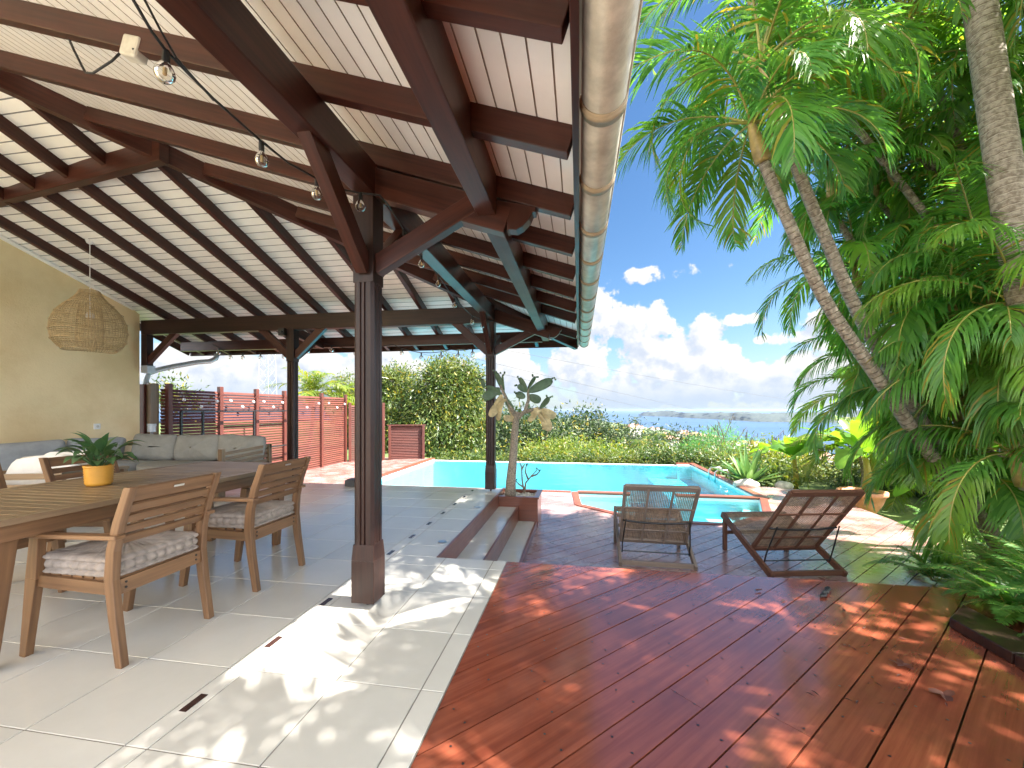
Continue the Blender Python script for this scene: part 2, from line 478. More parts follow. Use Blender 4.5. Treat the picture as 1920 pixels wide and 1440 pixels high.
# palm trunk: rings
m, N, p, out = new_mat('ringed_palm_trunk'); M['palmtrunk'] = m
uv = N.n('ShaderNodeUVMap').outputs[0]; su = N.n('ShaderNodeSeparateXYZ'); N.link(uv, su.inputs[0])
ob = N.n('ShaderNodeTexCoord').outputs['Object']
wv = N.m('ADD', N.m('MULTIPLY', su.outputs[0], 1 / 0.055), N.m('MULTIPLY', N.noise(ob, 9, 3), 0.9))
fr = N.m('FRACT', wv); ring = N.smooth(fr, 0.0, 0.28)
nz = N.noise(ob, 26, 5, 0.65)
c = N.mix(N.smooth(nz, 0.35, 0.65), (0.15, 0.115, 0.08), (0.33, 0.275, 0.21))
c = N.mix(N.m('MULTIPLY', N.smooth(fr, 0.12, 0.0), 0.8), c, (0.55, 0.49, 0.40))
N.link(c, p.inputs['Base Color']); p.inputs['Roughness'].default_value = 0.85
bump(N, p, N.m('ADD', ring, N.m('MULTIPLY', nz, 0.6)), 0.8, 0.012)

# clear bulb / water
def clearmat(name, tint, rough, ior, wave=None, gloss=1.0):
    m, N, p, out = new_mat(name)
    N.t.nodes.remove(p)
    tr = N.n('ShaderNodeBsdfTransparent'); tr.inputs[0].default_value = (*tint, 1)
    gl = N.n('ShaderNodeBsdfGlossy'); gl.inputs['Roughness'].default_value = rough
    fr = N.n('ShaderNodeFresnel'); fr.inputs[0].default_value = ior
    mx = N.n('ShaderNodeMixShader'); N.link(N.m('MULTIPLY', fr.outputs[0], gloss), mx.inputs[0]); N.link(tr.outputs[0], mx.inputs[1]); N.link(gl.outputs[0], mx.inputs[2])
    N.link(mx.outputs[0], out.inputs[0])
    if wave:
        ob = N.n('ShaderNodeTexCoord').outputs['Object']
        b = N.n('ShaderNodeBump'); b.inputs['Strength'].default_value = wave[1]; b.inputs['Distance'].default_value = 0.05
        N.link(N.noise(ob, wave[0], 3, 0.5), b.inputs['Height'])
        N.link(b.outputs[0], gl.inputs['Normal']); N.link(b.outputs[0], fr.inputs['Normal'])
    return m
M['bulb'] = clearmat('clear_bulb_glass', (0.93, 0.92, 0.88), 0.02, 1.5)
M['poolwater'] = clearmat('pool_water', (0.50, 0.93, 0.97), 0.02, 1.33, (3.2, 0.28), 0.75)

# pool liner with a fine mosaic
m, N, p, out = new_mat('pool_liner'); M['liner'] = m
ob = N.n('ShaderNodeTexCoord').outputs['Object']
vo = N.n('ShaderNodeTexVoronoi'); N.link(ob, vo.inputs['Vector']); vo.inputs['Scale'].default_value = 13
n1 = N.noise(ob, 5, 3, 0.5)
c = N.mix(N.smooth(n1, 0.35, 0.65), (0.11, 0.55, 0.66), (0.24, 0.70, 0.80))
c = N.mix(N.m('MULTIPLY', N.smooth(vo.outputs['Distance'], 0.25, 0.6), 0.7), c, (0.03, 0.36, 0.50))
c = N.mix(N.m('MULTIPLY', N.smooth(vo.outputs['Distance'], 0.16, 0.05), 0.6), c, (0.62, 0.92, 0.95))
N.link(c, p.inputs['Base Color']); p.inputs['Roughness'].default_value = 0.5
M['linerwhite'] = plain('pale_pool_liner', (0.76, 0.80, 0.80), 0.5, 0.05, 3)

# sea
m, N, p, out = new_mat('sea_water'); M['sea'] = m
ob = N.n('ShaderNodeTexCoord').outputs['Object']
n1 = N.noise(N.scale(ob, (0.0006, 0.003, 1)), 1.0, 5, 0.6)
c = N.mix(N.smooth(n1, 0.3, 0.7), (0.028, 0.060, 0.118), (0.040, 0.078, 0.138))
N.link(c, p.inputs['Base Color']); p.inputs['Roughness'].default_value = 0.5; p.inputs['Specular IOR Level'].default_value = 0.08

# ground
m, N, p, out = new_mat('hillside_ground'); M['ground'] = m
ob = N.n('ShaderNodeTexCoord').outputs['Object']
n1 = N.noise(ob, 0.6, 6, 0.65); n2 = N.noise(ob, 0.03, 6, 0.65); n3 = N.noise(ob, 14, 3, 0.6)
c = N.mix(N.smooth(n1, 0.35, 0.65), (0.045, 0.085, 0.018), (0.12, 0.16, 0.03))
c = N.mix(N.smooth(n2, 0.4, 0.62), c, (0.06, 0.085, 0.035))
c = N.mix(N.m('MULTIPLY', N.smooth(n3, 0.5, 0.7), 0.5), c, (0.16, 0.19, 0.035))
N.link(c, p.inputs['Base Color']); p.inputs['Roughness'].default_value = 0.95
bump(N, p, n3, 0.8, 0.05)

# island
m, N, p, out = new_mat('island_scrub'); M['island'] = m
ob = N.n('ShaderNodeTexCoord').outputs['Object']
n1 = N.noise(ob, 0.006, 8, 0.7); n2 = N.noise(ob, 0.05, 4, 0.7)
c = N.mix(N.smooth(n1, 0.4, 0.6), (0.011, 0.021, 0.019), (0.028, 0.040, 0.028))
c = N.mix(N.m('MULTIPLY', N.smooth(n2, 0.60, 0.72), 0.5), c, (0.26, 0.24, 0.21))
N.link(c, p.inputs['Base Color']); p.inputs['Roughness'].default_value = 0.95

# =================================================================== SETTING
DECK = -0.47
WATER = -0.55
# --- terrace floor: real tiles on a bed of grout
TX = [-7.72 + 0.0] + [-7.255 + 0.4655 * k for k in range(0)]
xs = [-1.67 - 0.4655 * k for k in range(14)]
bands = [(xs[k + 1], xs[k]) for k in range(13)] + [(-1.67, -1.57), (-1.57, -1.1045), (-1.1045, -0.695), (-0.695, -0.585)]
ys = [1.278 + 0.4655 * k for k in range(-22, 11)]  # rows far behind the camera are added to bounce sunlight onto the ceiling
HOLE = (-1.19, -0.585, 3.33, 9.0)


def tile_piece(mb, x0, x1, y0, y1, g=0.0028, e=0.0015):
    if x1 - x0 < 0.02 or y1 - y0 < 0.02: return
    x0 += g; x1 -= g; y0 += g; y1 -= g
    t = [(x0 + e, y0 + e, 0), (x1 - e, y0 + e, 0), (x1 - e, y1 - e, 0), (x0 + e, y1 - e, 0)]
    b = [(x0, y0, -0.004), (x1, y0, -0.004), (x1, y1, -0.004), (x0, y1, -0.004)]
    mb.add(t + b, [(0, 1, 2, 3), (4, 5, 1, 0), (5, 6, 2, 1), (6, 7, 3, 2), (7, 4, 0, 3)])

mb = MB()
YEND = 6.36
ycuts = [y for y in ys if y < YEND] + [YEND]
for (x0, x1) in bands:
    x0 = max(x0, -7.66)
    for k in range(len(ycuts) - 1):
        y0, y1 = ycuts[k], ycuts[k + 1]
        if x0 >= -1.2 and y0 >= HOLE[2]: continue
        if x1 > HOLE[0] and y1 > HOLE[2]:
            if y0 < HOLE[2]:
                tile_piece(mb, x0, x1, y0, HOLE[2])
                if x0 < HOLE[0]: tile_piece(mb, x0, HOLE[0], HOLE[2], y1)
            elif x0 < HOLE[0]: tile_piece(mb, x0, HOLE[0], y0, y1)
        else: tile_piece(mb, x0, x1, y0, y1)
floor = tag(mb.build('terrace_floor', M['tile']), 'beige square tiles of the covered terrace floor', 'floor', kind='structure')
g = MB()
g.box(-7.7, -1.192, -9, YEND + 0.01, -0.62, -0.0035); g.box(-1.192, -0.583, -9, 3.328, -0.62, -0.0035)
g.build('grout_bed', M['grout'], floor)
g = MB()
for y0 in ys:
    yc = y0 + 0.2327
    if -3.3 < yc < 6.2: g.box(-1.637, -1.603, yc - 0.052, yc + 0.052, -0.003, 0.0022)
g.build('dark_inlay', M['inset'], floor)
g = MB()
for (x, y) in ((-1.27, 3.72), (-1.27, 5.1)):
    g.lathe([(0.0, 0.006), (0.035, 0.006), (0.045, 0.001), (0.045, -0.002)], 20, (x, y, 0))
g.build('floor_spotlight', M['silver'], floor)

# --- decks: every board is its own island, laid at 45 degrees
def deck(name, polys, z, m, width=0.145, gap=0.007, ang=45, thick=0.022, label=None, seedoff=0.0, cut=2.6):
    mb = MB()
    a = R(ang); dx, dy = math.cos(a), math.sin(a); nx, ny = -dy, dx
    rnd = random.Random(name)
    for poly in polys:
        ss = [x * nx + y * ny for x, y in poly]
        k0, k1 = math.floor((min(ss) - seedoff) / width), math.ceil((max(ss) - seedoff) / width)
        for k in range(k0, k1):
            s0, s1 = seedoff + k * width + gap / 2, seedoff + (k + 1) * width - gap / 2
            P = lambda l, s: (dx * l + nx * s, dy * l + ny * s)
            q = clip_poly(poly, P(-1, s0), P(1, s0))
            if len(q) >= 3: q = clip_poly(q, P(1, s1), P(-1, s1))
            if len(q) < 3: continue
            off = random.Random(k * 7 + 3).random() * cut
            ls = [x * dx + y * dy for x, y in q]
            j0, j1 = math.floor((min(ls) - off) / cut), math.ceil((max(ls) - off) / cut)
            for j in range(j0, j1):
                la, lb = off + j * cut + 0.0015, off + (j + 1) * cut - 0.0015
                r = clip_poly(q, P(la, 1), P(la, -1))
                if len(r) >= 3: r = clip_poly(r, P(lb, -1), P(lb, 1))
                if len(r) < 3: continue
                n = len(r); o = rnd.random() * 30; qv = rnd.random() * 9
                dz = (rnd.random() - 0.5) * 0.0016
                vs = [(x, y, z + dz) for x, y in r] + [(x, y, z - thick) for x, y in r]
                fs = [tuple(range(n))] + [(n + i, n + (i + 1) % n, (i + 1) % n, i) for i in range(n)]
                tex = [(x * dx + y * dy + o, x * nx + y * ny + qv) for x, y in r]
                uv = [tex] + [[tex[i], tex[(i + 1) % n], tex[(i + 1) % n], tex[i]] for i in range(n)]
                mb.add(vs, fs, uv)
    return tag(mb.build(name, m, bevel=0.002 if False else 0), label, 'deck', kind='structure')

ud = deck('upper_deck', [[(-0.581, -3.2), (2.32, -3.2), (2.32, 3.34), (-0.581, 3.34)], [(2.32, 2.3), (3.1, 2.3), (3.1, 3.34), (2.32, 3.34)]],
          -0.004, M['deck'], 0.163, 0.007, 45.5, label='glossy red boards of the upper deck', seedoff=0.098)
u2 = MB(); u2.box(-0.58, 3.1, 3.315, 3.338, DECK, -0.03); u2.box(-0.58, 3.1, -3.2, 3.31, -0.08, -0.032)
u2.build('deck_fascia', M['riser'], ud)
# nail heads
u3 = MB(); rn = random.Random(4)
for k in range(-40, 40):
    for s in (0.035, 0.128):
        sv = 0.098 + k * 0.163 + s
        for l in np.arange(-4, 6, 0.42):
            a = R(45.5); x = math.cos(a) * (l + 0.1 * (k % 3)) - math.sin(a) * sv; y = math.sin(a) * (l + 0.1 * (k % 3)) + math.cos(a) * sv
            if -0.55 < x < 2.25 and 0.6 < y < 3.3:
                u3.add([(x + .0055 * math.cos(t), y + .0055 * math.sin(t), -0.0022) for t in np.arange(0, 6.2, 1.05)], [(0, 1, 2, 3, 4, 5)])
u3.build('screw_heads', M['black'], ud)

LOW = [
    [(-7.75, 6.36), (-.6, 6.36), (-.6, 8.66), (-7.75, 8.66)],
    [(-.62, 3.34), (3.9, 3.34), (4.33, 5.3), (4.72, 6.55), (-.6, 6.55)],
    [(-.6, 6.55), (1.0, 6.55), (-.02, 7.47), (-.6, 7.47)], [(-.6, 7.47), (-.02, 7.47), (-.1, 8.66), (-.6, 8.66)],
    [(2.33, 6.55), (4.72, 6.55), (4.83, 7.3), (3.08, 7.3)], [(3.08, 7.3), (4.83, 7.3), (4.86, 8.66), (3.58, 8.66)],
    [(3.58, 8.66), (4.86, 8.66), (4.86, 9.62), (4.16, 9.93), (3.62, 9.95)],
    [(-7.75, 8.66), (-5.14, 8.66), (-5.14, 13.9), (-7.75, 13.9)],
]
ld = deck('lower_deck', LOW, DECK, M['deck_low'], 0.168, 0.009, 45, label='worn wooden boards of the lower pool deck', cut=3.2)
u2 = MB()
for poly in LOW: u2.prism([(x, y) for x, y in poly], DECK - 0.09, DECK - 0.045)
u2.build('deck_joists', M['soil'], ld)

# --- sunken stairs beside the terrace
st = empty('terrace_steps', (0, 0, 0)); tag(st, 'two sunken tiled treads with dark wooden risers leading to the pool deck', 'steps', kind='structure')
mb = MB()
for (x0, x1, z) in ((-1.165, -0.90, -0.185), (-0.872, -0.632, -0.385)):
    y = 3.33
    for k in range(7):
        y1 = min(y + 0.4655, 5.97)
        t = [(x0, y + .002, z), (x1, y + .002, z), (x1, y1 - .002, z), (x0, y1 - .002, z)]
        mb.add(t + [(a, b, z - .3) for a, b, c in t], [(0, 1, 2, 3), (4, 5, 1, 0), (5, 6, 2, 1), (6, 7, 3, 2), (7, 4, 0, 3)])
        y = y1
mb.build('tread', M['tile'], st)
for (x0, x1, z0, z1) in ((-1.19, -1.167, -0.5, 0.004), (-0.898, -0.874, -0.5, -0.172), (-0.630, -0.600, -0.52, -0.375)):
    mb = MB(); mb.box(x0, x1, 3.332, 5.965, z0, z1); mb.build('riser', M['riser'], st, bevel=0.003)
mb = MB(); mb.box(-1.187, -0.602, 3.318, 3.330, -0.5, -0.006); mb.build('end_panel', M['riser'], st)

# --- pool
pool = empty('swimming_pool', (0, 0, 0)); tag(pool, 'turquoise swimming pool with an infinity edge and a shallow octagonal bay', 'pool', kind='structure')
X0, X1, Y0, Y1 = -5.02, 3.5, 8.70, 13.75
FL = -1.75
mb = MB()
mb.add([(X0, Y0, FL), (X1, Y0, FL), (X1, Y1, FL), (X0, Y1, FL)], [(0, 1, 2, 3)])
# raised ledge along the near side and the far side
mb.box(X0, 1.0, Y0 + .02, Y0 + 2.3, FL - .05, -1.0)
mb.box(2.2, X1 - .02, Y0 + .6, Y1 - .02, FL - .05, -0.95)
mb.build('basin_floor', M['liner'], pool)
mb = MB()
mb.box(X0 - .12, X0, Y0 - .1, Y1 + .1, FL, DECK - 0.012); mb.box(X1, X1 + .10, Y0 - .1, Y1 + .1, FL, DECK - 0.012)
mb.box(X0, X1, Y1, Y1 + .16, FL, WATER + 0.018)
mb.box(X0, -0.04, Y0 - .1, Y0, FL, DECK - 0.012)
mb.box(X1 - .42, X1, Y1 - .16, Y1 - .002, FL, WATER + .05)
mb.build('basin_wall', M['linerwhite'], pool)
BAY = [(-0.02, 8.62), (0.06, 7.55), (1.04, 6.66), (2.29, 6.66), (3.0, 7.36), (3.45, 8.62)]
mb = MB()
BZ = -1.05
mb.add([(x, y, BZ) for x, y in BAY], [tuple(range(6))])
mb.build('bay_floor', M['liner'], pool)
mb = MB()
for i in range(5):
    (xa, ya), (xb, yb) = BAY[i], BAY[i + 1]
    d = Vector((xb - xa, yb - ya, 0)).normalized(); nrm = Vector((d.y, -d.x, 0))
    zc = (BZ + DECK - 0.012) / 2
    mb.beam(Vector((xa, ya, zc)) + nrm * .05 - d * .04, Vector((xb, yb, zc)) + nrm * .05 + d * .04, 0.1, DECK - 0.012 - BZ)
mb.build('bay_wall', M['linerwhite'], pool)
mb = MB()
mb.box(-0.02, 1.02, Y0 - .09, Y0 + .05, FL, DECK - 0.03); mb.box(1.95, 3.5, Y0 - .09, Y0 + .05, FL, DECK - 0.03)
mb.build('dividing_wall', M['linerwhite'], pool)
mb = MB(); mb.box(2.35, 2.85, 7.25, 8.2, BZ, -0.80); mb.beam((2.75, 7.3, -0.75), (3.3, 8.55, -0.75), 0.3, 0.12); mb.box(.15, .85, 7.9, 8.55, BZ, -.85)
mb.build('bay_bench', M['linerwhite'], pool)
# timber copings
def coping(pts, w, z0, z1, name='coping'):
    mb = MB()
    for i in range(len(pts) - 1):
        a, b = Vector((*pts[i], (z0 + z1) / 2)), Vector((*pts[i + 1], (z0 + z1) / 2))
        mb.beam(a, b, w, z1 - z0)
    return mb.build(name, M['coping'], pool, bevel=0.004)
coping([(-0.08, 8.66), (-0.01, 7.50)], 0.13, DECK - .03, DECK + .012); coping([(-.01, 7.51), (1.02, 6.585)], 0.13, DECK - .028, DECK + .014)
coping([(1.03, 6.59), (2.31, 6.59)], 0.13, DECK - .03, DECK + .012); coping([(2.32, 6.595), (3.06, 7.33)], 0.13, DECK - .028, DECK + .014)
coping([(3.065, 7.335), (3.53, 8.62)], 0.13, DECK - .03, DECK + .012); coping([(3.56, 8.60), (3.56, 13.9)], 0.15, DECK - .027, DECK + .016)
coping([(-5.09, 8.66), (-5.09, 13.9)], 0.15, DECK - .03, DECK + .012)
coping([(-5.0, 8.665), (-0.16, 8.665)], 0.13, DECK - .028, DECK + .014)
coping([(-.02, 8.69), (1.04, 8.69)], 0.17, DECK - .028, DECK + .017); coping([(1.93, 8.69), (3.50, 8.69)], 0.17, DECK - .028, DECK + .017)
coping([(3.08, 13.83), (3.64, 13.83)], 0.14, DECK - .1, DECK + .012)
# handrail
mb = MB()
for dy in (0.0,): 
    mb.tube([(3.44, 11.2, -0.62), (3.44, 11.2, -0.36), (3.50, 11.2, -0.30), (3.72, 11.2, -0.30), (3.76, 11.2, -0.34), (3.76, 11.2, -0.46)], 0.02, 8)
    mb.tube([(3.44, 11.7, -0.62), (3.44, 11.7, -0.36), (3.50, 11.7, -0.30), (3.72, 11.7, -0.30), (3.76, 11.7, -0.34), (3.76, 11.7, -0.46)], 0.02, 8)
mb.build('handrail', M['silver'], pool, smooth=True)
mb = MB()
mb.add([(X0, Y0 - .05, WATER), (X1, Y0 - .05, WATER), (X1, Y1 + .06, WATER), (X0, Y1 + .06, WATER)], [(0, 1, 2, 3)])
mb.add([(x, y, WATER) for x, y in BAY], [tuple(range(6))])
mb.build('pool_water', M['poolwater'], pool)

# --- land: one sheet falling to the coast
def coast(az):       # distance of the shore, azimuth clockwise from +Y in radians
    return float(np.interp(math.degrees(az), [-180, -60, 0, 5, 9, 14, 19, 25, 60, 180], [5200, 5200, 4600, 3300, 2500, 1900, 1480, 1180, 1000, 1200]))


def gz(x, y):
    if -5.7 < x < 4.2 and 6.0 < y < 14.4: return -2.6
    r = math.hypot(x, y); a = math.atan2(x, y)
    fx = max(0, x - 8.5); fy = max(0, y - 16.0); f = math.hypot(fx, fy)
    z = -0.78 - 0.16 * min(f, 14) - 0.30 * max(0, min(f - 14, 55)) 
    c = coast(a)
    if r > 60:
        z = z + (-101.5 - z) * min(1, max(0, (r - 60) / (c - 60))) ** 0.62
    left = min(1, max(0, (-x - 2) / 10.0)) * (1 if y > 0 else 0)
    zl = -0.78 - 0.05 * max(0, min(f, 60)) 
    z = z * (1 - left) + (zl if r < 200 else max(-101, zl - (r - 200) * 0.03)) * left
    if r > c: z = -102 - (r - c) * .02
    return z
mb = MB(); nth = 240
rad = list(np.arange(0.6, 22, 0.55)) + list(np.geomspace(22, 5600, 70))
V = [(0, 0, gz(0, 0))]
for r in rad:
    for k in range(nth):
        a = 2 * math.pi * k / nth; x, y = r * math.sin(a), r * math.cos(a)
        V.append((x, y, gz(x, y)))
Fc = [(0, 1 + (k + 1) % nth, 1 + k) for k in range(nth)]
for i in range(len(rad) - 1):
    for k in range(nth):
        k2 = (k + 1) % nth; b = 1 + i * nth
        Fc.append((b + k, b + k2, b + nth + k2, b + nth + k))
mb.add(V, Fc)
tag(mb.build('ground', M['ground'], smooth=True), 'green garden ground and hillside falling to the coast', 'ground', kind='structure')
mb = MB(); n = 96
mb.add([(0, 0, -101)] + [(48000 * math.sin(2 * math.pi * k / n), 48000 * math.cos(2 * math.pi * k / n), -101) for k in range(n)], [(0, 1 + (k + 1) % n, 1 + k) for k in range(n)])
tag(mb.build('sea', M['sea']), 'calm blue sea reaching the horizon', 'sea', kind='structure')

# island across the bay
def island(name, prof, label):
    mb = MB(); V = []; Fc = []
    m_ = 14; n_ = len(prof); rn = random.Random(name)
    for i, (u, vtop, vbase) in enumerate(prof):
        d = 770 * (CAM_H + 101) / (vbase - 768)
        base = at(u, vbase, d); base.z = -101.5
        back = at(u, vbase, d + 900)
        h = CAM_H - (vtop - 768) / 770 * (d + 350) + 101
        for j in range(m_):
            t = j / (m_ - 1); p = base.lerp(back, t)
            prof_h = math.sin(math.pi * min(1, t / 0.77) ** 0.8 * 0.5) if t < .77 else math.cos((t - .77) / .23 * math.pi / 2)
            V.append((p.x + rn.uniform(-20, 20), p.y + rn.uniform(-20, 20), -101.6 + max(0, h) * prof_h * (1 + rn.uniform(-.10, .10) * (t > .1))))
    for i in range(n_ - 1):
        for j in range(m_ - 1):
            Fc.append((i * m_ + j, (i + 1) * m_ + j, (i + 1) * m_ + j + 1, i * m_ + j + 1))
    mb.add(V, Fc)
    return tag(mb.build(name, M['island'], smooth=True), label, 'island', kind='structure')
pro = [(1198, 779, 779.2), (1206, 774, 780), (1216, 771.5, 780.5), (1226, 773, 781), (1238, 771, 781), (1250, 770, 781.5), (1262, 770.5, 782), (1272, 773, 782.5), (1282, 774, 783.5), (1300, 774, 784.5), (1318, 774.5, 785), (1335, 775, 786),
       (1352, 773, 787), (1368, 774.5, 787.5), (1384, 772, 789), (1400, 773.5, 790), (1420, 775, 791), (1440, 775.5, 791.5), (1460, 774.5, 791.5), (1480, 774, 792), (1500, 774, 792), (1520, 774.5, 792.3), (1545, 773, 792.5), (1580, 771, 793), (1640, 770, 794), (1720, 772, 796)]
pf = []
for i in range(len(pro) - 1):
    for q in range(3):
        t = q / 3; a, b = pro[i], pro[i + 1]
        pf.append(tuple(a[k] + (b[k] - a[k]) * t for k in range(3)))
island('island_hills', pf, 'low green peninsula across the bay')

# =================================================================== VERANDA
TIN = 0.34
PX, PY = -1.335, 6.19           # post lines
def rb(t): return 2.83 + TIN * t       # underside of the rafters, t metres inside the post line
def cb(t): return 2.955 + TIN * t      # underside of the ceiling boards
EAVE = 1.33
YB = -0.95           # near end of the roof, cut short behind the camera to admit fill light

hw = empty('house_wall', (-7.7, 2, 0)); tag(hw, 'ochre rendered house wall under the sloping ceiling', 'wall')
mb = MB()
pts = [(-6.0, -0.6), (6.11, -0.6), (6.11, 2.93), (5.9, cb(6.19 - 5.9) + .01), (-0.2, cb(6.39) + .01), (-6.0, cb(6.39) + .01)]
V = [(-7.66, y, z) for y, z in pts] + [(-7.92, y, z) for y, z in pts]; n = len(pts)
mb.add(V, [tuple(range(n)), tuple(reversed(range(n, 2 * n)))] + [(i, n + i, n + (i + 1) % n, (i + 1) % n) for i in range(n)])
w = mb.build('wall_body', M['wall'], hw); w.matrix_parent_inverse = Matrix.Translation((7.7, -2, 0))
mb = MB(); mb.beam((-7.63, 6.0, cb(.19) - .03), (-7.63, -0.2, cb(6.39) - .03), 0.05, 0.035); w = mb.build('cover_strip', M['ceiling'], hw); w.matrix_parent_inverse = Matrix.Translation((7.7, -2, 0))

sk = empty('wall_socket', (-7.65, 5.45, 0.98)); tag(sk, 'small white electrical socket on the ochre wall above the sofa', 'socket')
mb = MB(); mb.box(-.008, .012, -.045, .045, -.045, .045); mb.build('cover_plate', M['white'], sk, bevel=.004)
mb = MB(); mb.lathe([(0, 0), (.02, 0), (.021, .004)], 14); o = mb.build('outlet', M['box'], sk); o.rotation_euler = (0, R(90), 0); o.location = (.0135, 0, 0)

ver = empty('veranda_roof', (PX, 2.4, 0)); tag(ver, 'dark timber hip roof over the terrace with white boarded ceiling', 'roof')
def vpart(mb, name, m, bevel=0.004, smooth=False, sub=None):
    o = mb.build(name, m, sub or ver, smooth=smooth, bevel=bevel)
    if sub is None: o.matrix_parent_inverse = Matrix.Translation((-PX, -2.4, 0))
    return o
# ceiling boards with V-grooves
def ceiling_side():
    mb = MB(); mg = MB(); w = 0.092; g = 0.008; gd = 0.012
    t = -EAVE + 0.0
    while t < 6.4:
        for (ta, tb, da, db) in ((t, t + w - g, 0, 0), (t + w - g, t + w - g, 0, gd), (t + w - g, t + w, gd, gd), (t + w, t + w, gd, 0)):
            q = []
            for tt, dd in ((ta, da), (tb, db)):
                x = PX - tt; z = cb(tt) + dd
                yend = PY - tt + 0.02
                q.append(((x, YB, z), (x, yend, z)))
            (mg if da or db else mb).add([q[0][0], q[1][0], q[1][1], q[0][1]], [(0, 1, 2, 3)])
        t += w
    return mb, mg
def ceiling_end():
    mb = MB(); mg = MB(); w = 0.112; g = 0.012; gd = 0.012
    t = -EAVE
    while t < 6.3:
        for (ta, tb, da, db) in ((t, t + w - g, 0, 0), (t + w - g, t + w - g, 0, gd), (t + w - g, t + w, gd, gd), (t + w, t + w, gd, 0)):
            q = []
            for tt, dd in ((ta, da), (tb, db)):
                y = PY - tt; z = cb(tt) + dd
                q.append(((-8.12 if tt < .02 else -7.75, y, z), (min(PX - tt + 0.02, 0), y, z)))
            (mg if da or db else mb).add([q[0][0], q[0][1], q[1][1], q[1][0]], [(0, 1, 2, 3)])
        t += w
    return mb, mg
for fn, jm in ((ceiling_side, 'joint_shade_pale'), (ceiling_end, 'joint_shade_dark')):
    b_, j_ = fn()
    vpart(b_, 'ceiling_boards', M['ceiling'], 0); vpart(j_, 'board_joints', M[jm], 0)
mb = MB()
cv = 0.06
hx, hy, hz = PX - 6.4, PY - 6.4, cb(6.4) + cv
mb.add([(0.06, YB - .1, cb(-1.39) + cv), (0.06, PY + 1.39, cb(-1.39) + cv), (hx, hy, hz), (hx, YB - .1, hz)], [(0, 1, 2, 3)])
mb.add([(0.06, PY + 1.39, cb(-1.39) + cv), (-8.2, PY + 1.39, cb(-1.39) + cv), (-8.2, hy, hz), (hx, hy, hz)], [(0, 1, 2, 3)])
vpart(mb, 'roof_covering', M['roofmetal'], 0)
# rafters
RW, RD = 0.062, 0.125
for k in range(-5, 8):
    y = 2.47 + 0.6033 * k
    if k == 6: continue
    t1 = min(6.3, PY - y - 0.05) if y < PY else None
    mb = MB()
    if y < PY - .1:
        a, b = (-0.03, y), (PX - t1, y)
        mb.beam((a[0], y, rb(-1.305) + RD / 2), (b[0], y, rb(t1) + RD / 2), RW, RD)
    else:
        ty = PY - y
        mb.beam((-0.03, y, rb(-1.305) + RD / 2), (PX - ty + .05, y, rb(ty - .05) + RD / 2), RW, RD)
    vpart(mb, 'rafter', M['beam'])
for x in (-7.76, -7.165, -6.553, -5.968, -5.389, -4.795, -4.218, -3.63, -3.045, -2.46, -1.875, -0.75):
    t1 = min(6.2, PX - x - .05)
    if x < PX:
        mb = MB(); y1 = PY + 1.30
        if x < -7.7: t1 = -.2
        mb.beam((x, y1, rb(-1.30) + RD / 2), (x, PY - t1, rb(t1) + RD / 2), RW, RD)
    else:
        t1 = PX - x
        mb = MB(); mb.beam((x, PY + 1.30, rb(-1.30) + RD / 2), (x, PY - t1 + .05, rb(t1 - .05) + RD / 2), RW, RD)
    vpart(mb, 'rafter', M['beam'])
# hip rafter
mb = MB(); mb.beam((-0.03, PY + 1.30, rb(-1.30) + .045), (PX - 6.2, PY - 6.2, rb(6.2) + .045), 0.085, 0.215)
vpart(mb, 'hip_rafter', M['beam'])
# collar beam
mb = MB(); mb.beam((-3.98, 3.40, 3.76), (-7.66, 3.93, 3.76), 0.085, 0.21); vpart(mb, 'collar_beam', M['beam'])
# plates on the posts
mb = MB(); mb.beam((PX, YB, 2.715), (PX, PY + .1, 2.715), 0.125, 0.20); vpart(mb, 'wall_plate', M['beam'], 0.006)
mb = MB(); mb.beam((-7.66, PY, 2.705), (PX + .07, PY, 2.705), 0.125, 0.25); vpart(mb, 'wall_plate', M['post'], 0.006)
# outer plates
mb = MB(); mb.beam((-0.55, YB, 2.56), (-0.55, 7.05, 2.56), 0.115, 0.27); vpart(mb, 'outer_plate', M['beam'], 0.006)
mb = MB(); mb.beam((-7.75, 6.99, 2.49), (-0.61, 6.99, 2.49), 0.09, 0.18); vpart(mb, 'outer_plate', M['beam'], 0.006)
# principal rafters with a curled end
def arm(y):
    mb = MB(); zb = lambda x: 2.555 - TIN * (x + 1.14)
    mb.beam((PX, y, zb(PX) + .09), (-0.42, y, zb(-0.42) + .09), 0.085, 0.18)
    # curl
    pr_ = [(-0.425, zb(-.42) + .01), (-0.415, 2.332), (-0.37, 2.325), (-0.33, 2.345), (-0.29, 2.385), (-0.272, 2.425), (-0.255, 2.425), (-0.25, 2.455), (-0.425, 2.50)]
    n = len(pr_); V = [(x, y - .0415, z) for x, z in pr_] + [(x, y + .0415, z) for x, z in pr_]
    mb.add(V, [tuple(range(n)), tuple(reversed(range(n, 2 * n)))] + [(i, n + i, n + (i + 1) % n, (i + 1) % n) for i in range(n)])
    return mb
vpart(arm(2.47), 'bracket_arm', M['beam']); vpart(arm(6.19), 'bracket_arm', M['beam'])
mb = MB()
mb.beam((-4.72, 6.2, 2.56), (-4.72, 7.0, 2.46), .085, .16); vpart(mb, 'bracket_arm', M['beam'])
